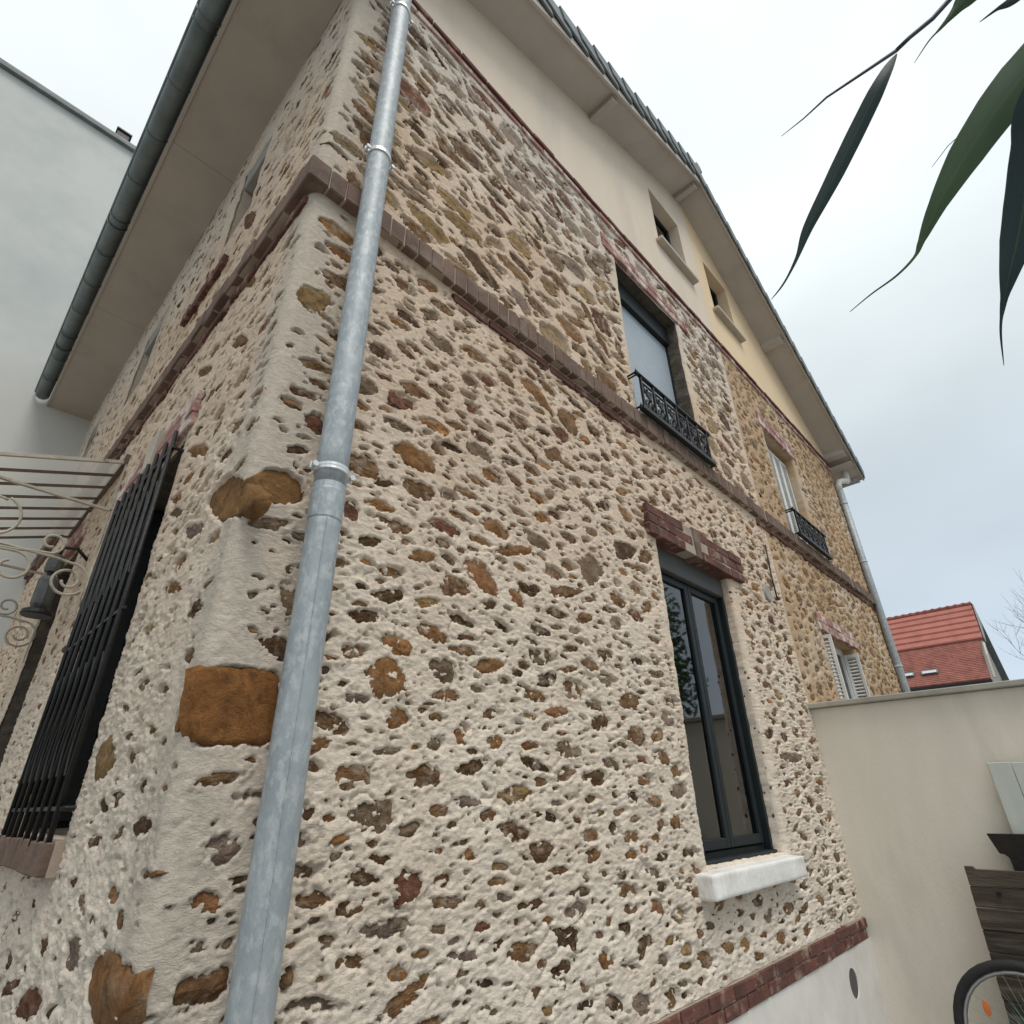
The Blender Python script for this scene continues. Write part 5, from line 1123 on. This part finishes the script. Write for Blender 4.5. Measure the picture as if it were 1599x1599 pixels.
db = thing('dark_board', 'weathered brown-black board with a knot hole leaning on the garden wall behind the bicycle', 'board', (4.22, -1.2, 0.06), 'dark boards leaning on the garden wall')
hz = [1.205, 1.105, 1.00, 0.895, 0.79, 0.685, 0.58, 0.475, 0.37, 0.265, 0.16, 0.065]
for k in range(len(hz)-1):
    wv = 0.006*math.sin(k*2.3)
    x0 = 4.215+wv
    if k == 0: pr = [(-0.690, hz[0]), (-0.735, hz[0]), (-0.742, hz[0]-0.014), (-1.9, hz[0]-0.014), (-1.9, hz[1]+0.003), (-0.688, hz[1]+0.003)]
    else: pr = [(-0.69+0.004*k, hz[k]), (-1.9, hz[k]), (-1.9, hz[k+1]+0.003), (-0.686+0.004*k, hz[k+1]+0.003)]
    MB().prism(pr, 0.024, 'x', x0).build('board_plank', M['board_dark'], db, bevel=0.004)
MB().lathe([(0.011, 0), (0.012, 0.006)], (4.208, -0.815, 1.075), 12, 'x').build('knot_hole', M['board_black'], db)

bk = thing('bicycle', 'bicycle with black tyres and teal frame leaning by the dark boards, bottom right corner', 'bicycle', (4.05, -1.35, 0.06))
def wheel(cy):
    c = (4.05, cy, 0.44); seg = 40; R1 = 0.335
    tl = MB().tube([(c[0], c[1]+R1*math.cos(a), c[2]+R1*math.sin(a)) for a in np.linspace(0, 2*PI, seg+1)], 0.024, 10, cap=False).build('tyre', M['tyre'], bk, smooth=True)
    MB().tube([(c[0], c[1]+0.305*math.cos(a), c[2]+0.305*math.sin(a)) for a in np.linspace(0, 2*PI, seg+1)], 0.011, 8, cap=False).build('rim', M['rim'], bk, smooth=True)
    MB().lathe([(0.012, -0.05), (0.025, -0.03), (0.018, 0), (0.025, 0.03), (0.012, 0.05)], c, 14, 'x').build('hub', M['rim'], bk)
    sp_ = MB()
    for k in range(28):
        a = 2*PI*k/28; s_ = 1 if k % 2 else -1
        sp_.tube([(c[0]+s_*0.028, c[1]+0.02*math.cos(a+1), c[2]+0.02*math.sin(a+1)), (c[0], c[1]+0.30*math.cos(a), c[2]+0.30*math.sin(a))], 0.001, 4)
    sp_.build('spokes', M['rim'], bk)
wheel(-0.795); wheel(-1.855)
rfl = MB().lathe([(0.0, -0.006), (0.018, -0.005), (0.019, 0.005), (0.0, 0.006)], (0, 0, 0), 12, 'x')
rfl.v = [(4.03+x, -0.615+y*0.85, 0.575+z*1.9) for x, y, z in rfl.v]; rfl.build('reflector', M['orange'], bk)
bb_ = (4.05, -1.28, 0.33)
fr = MB().tube([(4.05, -0.81, 0.425), (4.02, -1.12, 0.90)], 0.010, 8).tube([(4.08, -0.81, 0.425), (4.06, -1.12, 0.90)], 0.010, 8).tube([(4.04, -0.81, 0.425), bb_], 0.010, 8).tube([bb_, (4.05, -1.14, 0.95)], 0.016, 8).tube([bb_, (4.05, -1.68, 0.86)], 0.018, 8).tube([(4.05, -1.14, 0.88), (4.05, -1.66, 0.94)], 0.015, 8).tube([(4.05, -1.64, 1.02), (4.05, -1.74, 0.74)], 0.018, 8).build('frame', M['teal'], bk, smooth=True)
MB().tube([(4.09, -1.74, 0.74), (4.09, -1.87, 0.425)], 0.011, 8).tube([(4.01, -1.74, 0.74), (4.01, -1.87, 0.425)], 0.011, 8).build('fork', M['teal'], bk)
MB().tube([(3.78, -1.55, 1.10), (3.85, -1.62, 1.10), (4.05, -1.64, 1.06), (4.25, -1.62, 1.10), (4.32, -1.55, 1.10)], 0.012, 8).build('handlebar', M['rim'], bk)
MB().prism([(-0.99, 1.00), (-1.02, 1.04), (-1.26, 1.03), (-1.27, 1.01), (-1.05, 0.98)], 0.12, 'x', 3.99).build('saddle', M['tyre'], bk, bevel=0.01)
pt = thing('potted_grass', 'blue-green leafy grass tuft in a pot in front of the bicycle', 'plant', (3.74, -0.93, 0.06))
MB().lathe([(0.09, 0.06), (0.12, 0.26), (0.13, 0.27), (0.13, 0.28)], (3.74, -0.93, 0), 20).build('pot', M['concrete'], pt)
bl = MB()
for k in range(60):
    a = rng.uniform(0, 2*PI); ln = rng.uniform(0.30, 0.50); sp_ = rng.uniform(0.1, 0.55); p0 = Vector((3.74+0.05*math.cos(a), -0.93+0.05*math.sin(a), 0.27)); wd = rng.uniform(0.005, 0.010)
    n0 = len(bl.v)
    for q in range(7):
        t = q/6; p = p0+Vector((math.cos(a)*sp_*ln*t*(0.5+0.5*t), math.sin(a)*sp_*ln*t*(0.5+0.5*t), ln*t*(1-0.25*sp_*t))); ww = wd*(1-t**2)+0.0004; sdv = Vector((-math.sin(a), math.cos(a), 0))*ww
        bl.v += [tuple(p-sdv), tuple(p+Vector((0, 0, -0.3*ww))), tuple(p+sdv)]
    for q in range(6):
        i = n0+q*3; bl.f += [(i, i+1, i+4, i+3), (i+1, i+2, i+5, i+4)]
bl.build('grass_blades', M['plant'], pt, fix=False, smooth=True)

# ================================================================== RED ROOFED HOUSE FAR BEHIND
rh = thing('red_roofed_house', 'distant house with red tiled roof and two skylights above the garden wall', 'house', (47, 8, 0))
y0, y1 = 1.5, 20.0; Xr, Zr, Xb, Zb, Xe, Ze = 48.0, 12.98, 46.2, 10.35, 44.0, 7.60
MB().box((44.4, 1.75, 0), (52.0, y1-0.3, 7.85)).build('wall', M['far_wall'], rh)
MB().prism([(44.4, 7.85), (52.0, 7.85), (52.0, 9.0), (Xr, Zr-0.25), (Xb, Zb-0.25)], 0.25, 'y', 1.75).build('gable', M['far_wall'], rh)
rr_ = MB().prism([(Xr, Zr-0.05), (Xb, Zb-0.05), (Xb, Zb-0.22), (Xr, Zr-0.22)], y1-y0, 'y', y0).prism([(Xb, Zb-0.16), (Xe, Ze-0.06), (Xe, Ze-0.22), (Xb, Zb-0.32)], y1-1.72, 'y', 1.72).build('roof', M['tile_small'], rh)
for k in range(6):
    t0, t1 = k/6, (k+1.06)/6; a = (Xb+(Xr-Xb)*t0-0.05, Zb+(Zr-Zb)*t0+0.055); b = (Xb+(Xr-Xb)*t1, Zb+(Zr-Zb)*t1-0.02)
    MB().prism([a, b, (b[0], b[1]-0.03), (a[0], a[1]-0.10)], y1-y0, 'y', y0-0.02+0.02*(k % 2)).build('tile_course', M['tile_red'], rr_)
for k in range(22):
    t0, t1 = k/22, (k+1.05)/22; a = (Xe+(Xb-Xe)*t0-0.02, Ze+(Zb-Ze-0.14)*t0+0.025); b = (Xe+(Xb-Xe)*t1, Ze+(Zb-Ze-0.14)*t1-0.015)
    MB().prism([a, b, (b[0], b[1]-0.03), (a[0], a[1]-0.06)], y1-1.72, 'y', 1.72+0.01*(k % 2)).build('tile_course', M['tile_small'], rr_)
MB().tube([(Xr, y, Zr+0.02+0.035*math.sin(y*14)) for y in np.arange(y0-0.05, y1, 0.15)], 0.13, 6).build('ridge_tiles', M['tile_small'], rr_)
MB().prism([(Xr, Zr-0.02), (53.0, 8.35), (53.0, 8.12), (Xr, Zr-0.28)], y1-y0, 'y', y0-0.1).build('rear_roof', M['tile'], rr_)
MB().prism([(Xr, Zr-0.02), (Xb, Zb-0.05), (Xb, Zb-0.3), (Xr+0.5, Zr-1.2), (52.2, 9.0), (52.2, 8.9), (51, 9.2)][0:4], 0.05, 'y', y0-0.12).build('verge', M['far_wall'], rr_)
for yy in (5.55, 4.25):
    f = (Xe+0.55, Ze+0.72); g = (Xe+0.75, Ze+0.98)
    s_ = MB().prism([(f[0]-0.10, f[1]+0.02), (g[0]-0.10, g[1]+0.02), (g[0]+0.02, g[1]-0.02), (f[0]+0.02, f[1]-0.02)], 0.92, 'y', yy-0.04).build('skylight', M['tile'], rr_)
    MB().prism([(f[0]-0.115, f[1]+0.06), (g[0]-0.115, g[1]-0.01), (g[0]-0.105, g[1]-0.01), (f[0]-0.105, f[1]+0.06)], 0.76, 'y', yy+0.04).build('skylight_pane', M['skylight'], s_)
MB().tube([(44.2, 1.55, 7.6), (44.6, 1.5, 9.0), (45.6, 1.5, 9.9)], 0.07, 8).build('drainpipe', M['cream'], rh)
MB().box((43.9, 1.7, 7.32), (44.35, y1, 7.50)).build('gutter', M['iron'], rh)
# ================================================================== BARE TREE
tr = thing('bare_tree', 'leafless tree with fine upward branches at the right edge beyond the garden wall', 'tree', (50, -5.0, 0))
TK = MB().tube([(50, -5.0, 0), (50.1, -4.95, 3), (50, -4.9, 6.2)], [0.28, 0.22, 0.16], 8).build('trunk', M['bark'], tr)
bb = MB(); rnd = random.Random(5)
def branch(p, d, r, ln, depth):
    pts = [p]; q = p.copy(); dd = d.copy()
    for k in range(4):
        dd = (dd+Vector((rnd.uniform(-.16, .16), rnd.uniform(-.16, .16), rnd.uniform(-0.02, .18)))).normalized(); q = q+dd*ln/4; pts.append(q.copy())
    bb.tube(pts, [r*(1-0.14*k) for k in range(5)], 4 if r > 0.02 else 3, cap=False)
    if depth == 0: return
    for k in range(rnd.choice((2, 3, 3)) if depth > 1 else 3):
        i = rnd.choice((1, 2, 3, 4)); ax = Vector((rnd.uniform(-1, 1), rnd.uniform(-1, 1), rnd.uniform(-.3, .5))).normalized()
        branch(pts[i], (dd*1.2+ax*0.8).normalized(), r*0.58, ln*rnd.uniform(0.6, 0.8), depth-1)
    branch(pts[4], dd, r*0.62, ln*0.75, depth-1)
for k in range(13):
    a = k*2.39; branch(Vector((50, -4.9, 4.6+0.12*k)), Vector((math.cos(a)*0.6, math.sin(a)*0.75, 0.9)).normalized(), 0.075, 2.9, 4)
for k in range(4):
    branch(Vector((50, -4.8, 5.2+0.4*k)), Vector((rnd.uniform(-.4, .4), 0.95, 0.4+0.2*k)).normalized(), 0.07, 3.1, 4)
bb.build('crown', M['bark'], tr, fix=False)

# ================================================================== BAMBOO IN THE FOREGROUND
bam = thing('bamboo_plant', 'dark green bamboo with long pointed leaves hanging into the upper right corner', 'bamboo', (0.45, -2.35, 0.06))
def stemtube(pts, r0, r1, nm='twig'):
    n = len(pts); MB().tube(pts, [r0+(r1-r0)*k/(n-1) for k in range(n)], 7).build(nm, M['stem'], bam, smooth=True)
def catmull(P, n=6):
    P = [Vector(p) for p in P]; o = []
    for i in range(len(P)-1):
        a, b, c, d = P[max(i-1, 0)], P[i], P[i+1], P[min(i+2, len(P)-1)]
        for k in range(n):
            t = k/n; o.append(0.5*((2*b)+(c-a)*t+(2*a-5*b+4*c-d)*t*t+(3*b-a-3*c+d)*t**3))
    o.append(P[-1]); return o
def leaf(pts, widths, mt, side=None, fold=0.25, tw=0.0):
    P = catmull(pts); n = len(P); W = np.interp(np.linspace(0, 1, n), np.linspace(0, 1, len(widths)), widths)
    mb = MB()
    for i, p in enumerate(P):
        t = (P[min(i+1, n-1)]-P[max(i-1, 0)]).normalized()
        sv = t.cross(Vector(side)).normalized(); up = sv.cross(t).normalized()
        w_ = W[i]/2
        for q in (-1, -0.5, 0, 0.5, 1): mb.v.append(tuple(p+sv*q*w_+up*(fold*abs(q)*w_)+up*0.0))
    m_ = len(mb.v)
    mb.v += [tuple(Vector(v)+Vector((0, 0, -0.0003))) for v in mb.v]
    for i in range(n-1):
        for q in range(4):
            a = i*5+q; mb.f.append((a, a+1, a+6, a+5)); mb.f.append((m_+a, m_+a+5, m_+a+6, m_+a+1))
    mt = M['leaf_near'] if mt == M['leaf'] else M['leaf_near_blue']
    ob = mb.build('leaf', mt, bam, fix=False, smooth=True); at = ob.data.attributes.new('across', 'FLOAT', 'POINT')
    at.data.foreach_set('value', np.tile([-1, -0.5, 0, 0.5, 1.0], len(mb.v)//5).astype(np.float32)); return ob
vd = tuple((RC[2]).tolist())
vdir = lambda p: tuple((np.array(p)-CAM)/np.linalg.norm(np.array(p)-CAM))
stemtube([(0.30, -2.25, 2.62), (0.20, -1.95, 2.50), (0.12, -1.74, 2.43), (0.092, -1.678, 2.398), (0.084, -1.655, 2.378), (0.078, -1.636, 2.361), (0.067, -1.611, 2.343), (0.061, -1.595, 2.33)], 0.0035, 0.0022)
stemtube([(0.061, -1.595, 2.33), (0.045, -1.563, 2.311), (0.024, -1.523, 2.286), (0.014, -1.497, 2.266), (0.003, -1.473, 2.249)], 0.0022, 0.0003, 'twig_tip')
leaf([(0.061, -1.595, 2.325), (0.044, -1.574, 2.283), (0.042, -1.536, 2.234), (0.041, -1.498, 2.186), (0.039, -1.462, 2.141), (0.041, -1.443, 2.113), (0.04, -1.424, 2.089), (0.036, -1.408, 2.073)], [0.001, 0.010, 0.0165, 0.0175, 0.0165, 0.013, 0.009, 0.004, 0.0022, 0.0016, 0.0004], M['leaf_blue'], vdir((0.04, -1.5, 2.2)))
leaf([(0.125, -1.76, 2.32), (0.103, -1.698, 2.256), (0.096, -1.668, 2.226), (0.089, -1.64, 2.198), (0.082, -1.601, 2.157), (0.078, -1.564, 2.113), (0.078, -1.541, 2.082), (0.078, -1.531, 2.068), (0.072, -1.512, 2.052), (0.06, -1.488, 2.036), (0.051, -1.467, 2.021)], [0.020, 0.034, 0.041, 0.039, 0.031, 0.016, 0.006, 0.0024, 0.0018, 0.0012, 0.0004], M['leaf'], vdir((0.085, -1.6, 2.15)), fold=0.15)
leaf([(0.06, -1.71, 2.22), (0.077, -1.657, 2.173), (0.090, -1.642, 2.136), (0.102, -1.623, 2.094), (0.110, -1.604, 2.057), (0.115, -1.586, 2.025), (0.121, -1.572, 1.999), (0.126, -1.563, 1.978), (0.138, -1.555, 1.951)], [0.004, 0.018, 0.026, 0.030, 0.030, 0.026, 0.016, 0.006, 0.0022, 0.0016, 0.0004], M['leaf_blue'], vdir((0.11, -1.6, 2.06)))
leaf([(0.121, -1.693, 2.42), (0.114, -1.674, 2.404), (0.111, -1.661, 2.392), (0.106, -1.643, 2.376), (0.101, -1.629, 2.363), (0.098, -1.609, 2.342)], [0.024, 0.019, 0.011, 0.005, 0.0018, 0.0013, 0.0004], M['leaf'], vdir((0.11, -1.65, 2.38)))
leaf([(0.14, -1.76, 2.40), (0.121, -1.721, 2.371), (0.114, -1.7, 2.353), (0.105, -1.685, 2.344), (0.097, -1.667, 2.333)], [0.02, 0.018, 0.009, 0.003, 0.0004], M['leaf_blue'], vdir((0.11, -1.7, 2.35)))
stemtube([(0.149, -1.629, 2.253), (0.141, -1.616, 2.247), (0.135, -1.602, 2.236), (0.131, -1.585, 2.219), (0.13, -1.581, 2.215)], 0.0007, 0.0002, 'twig_tip')
# canes and the rest of the plant, standing beside and behind the photographer
for (x, y, h, lx, ly) in ((0.50, -2.40, 3.0, -0.18, 0.12), (0.62, -2.30, 2.7, 0.10, 0.10), (0.40, -2.55, 2.9, -0.05, 0.0), (0.85, -2.6, 3.1, 0.2, -0.05), (0.7, -2.75, 2.6, 0.05, -0.1)):
    pts = [(x+lx*t*t, y+ly*t*t, 0.06+h*t) for t in np.linspace(0, 1, 12)]
    MB().tube(pts, [0.011*(1-0.7*t) for t in np.linspace(0, 1, 12)], 8).build('cane', M['stem'], bam, smooth=True)
lm = []
for v in range(3):
    mb = MB(); n = 8
    for i in range(n+1):
        t = i/n; ww = 0.013*math.sin(PI*min(1, t*1.05))**0.7*(1-0.2*t)+0.0003; z = -0.10*t*t-0.03*v*t
        mb.v += [(0.20*t, -ww, z), (0.20*t, 0, z-0.003), (0.20*t, ww, z)]
    for i in range(n): a = i*3; mb.f += [(a, a+1, a+4, a+3), (a+1, a+2, a+5, a+4)]
    me = bpy.data.meshes.new('leaf'); me.from_pydata(mb.v, [], mb.f); me.materials.append(M['leaf'] if v else M['leaf_blue']); lm.append(me)
def in_view(p):
    q = RC@(np.array(p)-CAM)
    if q[2] < 0.0: return False
    return -60 < 799.5+873*q[0]/q[2] < 1660 and -60 < 799.5+873*q[1]/q[2] < 1660
canes = ((0.50, -2.40, 3.0, -0.18, 0.12), (0.62, -2.30, 2.7, 0.10, 0.10), (0.40, -2.55, 2.9, -0.05, 0.0), (0.85, -2.6, 3.1, 0.2, -0.05), (0.7, -2.75, 2.6, 0.05, -0.1))
cnt = 0; tries = 0
while cnt < 42 and tries < 900:
    tries += 1
    cx_, cy_, h, lx, ly = canes[int(rng.integers(0, 5))]; t = rng.uniform(0.45, 1.0); a = rng.uniform(0, 2*PI); ln = rng.uniform(0.18, 0.38)
    p0 = Vector((cx_+lx*t*t, cy_+ly*t*t, 0.06+h*t)); dv = Vector((math.cos(a), math.sin(a), 0.35)).normalized()
    p1 = p0+dv*ln*0.5; p2 = p0+dv*ln+Vector((0, 0, -0.05))
    if any(in_view(tuple(q)) for q in (p1, p2, p2+dv*0.22, p2+Vector((0.2, 0, -0.1)), p2+Vector((-0.2, 0, -0.1)), p2+Vector((0, 0.2, -0.1)), p2+Vector((0, -0.2, -0.1)))): continue
    MB().tube([p0, p1, p2], [0.003, 0.002, 0.001], 5).build('twig', M['stem'], bam, smooth=True)
    for k in range(4):
        q = p1.lerp(p2, (k+1)/4)
        link('leaf', lm[k % 3], bam, loc=q, rot=(rng.normal()*0.3, 0.3+rng.normal()*0.3, a+(-1)**k*rng.uniform(0.2, 0.9)))
    cnt += 1

# ================================================================== GARDEN TREE (beyond the garden wall; shows in the window glass)
gt_ = thing('garden_tree', 'evergreen tree beyond the garden wall, seen reflected in the window panes', 'tree', (6.6, -2.75, 0))
MB().tube([(6.6, -2.75, 0), (6.65, -2.7, 1.2), (6.6, -2.75, 2.6), (6.6, -2.75, 3.9)], [0.14, 0.11, 0.07, 0.03], 8).build('trunk', M['bark'], gt_, smooth=True)
n_ = 3600; cc = rng.normal(size=(n_, 3)); cc /= np.linalg.norm(cc, axis=1)[:, None]; rr2 = rng.uniform(0.55, 1, n_)[:, None]**0.5
cen = cc*rr2*np.array([1.2, 0.95, 1.35])*(1+0.35*noise(cc*2.2))[:, None]+np.array([6.6, -2.8, 3.35])
cen = cen[noise(cen*1.1+9) > -0.22]; n_ = len(cen)
d1 = rng.normal(size=(n_, 3)); d1 /= np.linalg.norm(d1, axis=1)[:, None]; d2 = np.cross(d1, rng.normal(size=(n_, 3))); d2 /= np.linalg.norm(d2, axis=1)[:, None]
vv = np.stack([cen-d1*0.06, cen+d2*0.024, cen+d1*0.06, cen-d2*0.024], 1).reshape(-1, 3)
me = bpy.data.meshes.new('crown'); me.from_pydata(vv.tolist(), [], [(4*i, 4*i+1, 4*i+2, 4*i+3) for i in range(n_)]); me.materials.append(M['leaf']); link('crown', me, gt_)

# ================================================================== GROUND
structure(MB().quad((-600, -600, 0.0), (600, -600, 0.0), (600, 600, 0.0), (-600, 600, 0.0)).build('ground', M['ground'], fix=False))
structure(MB().box((-0.6, -6.9, 0.004), (4.39, -0.02, 0.06)).build('terrace', M['concrete']))
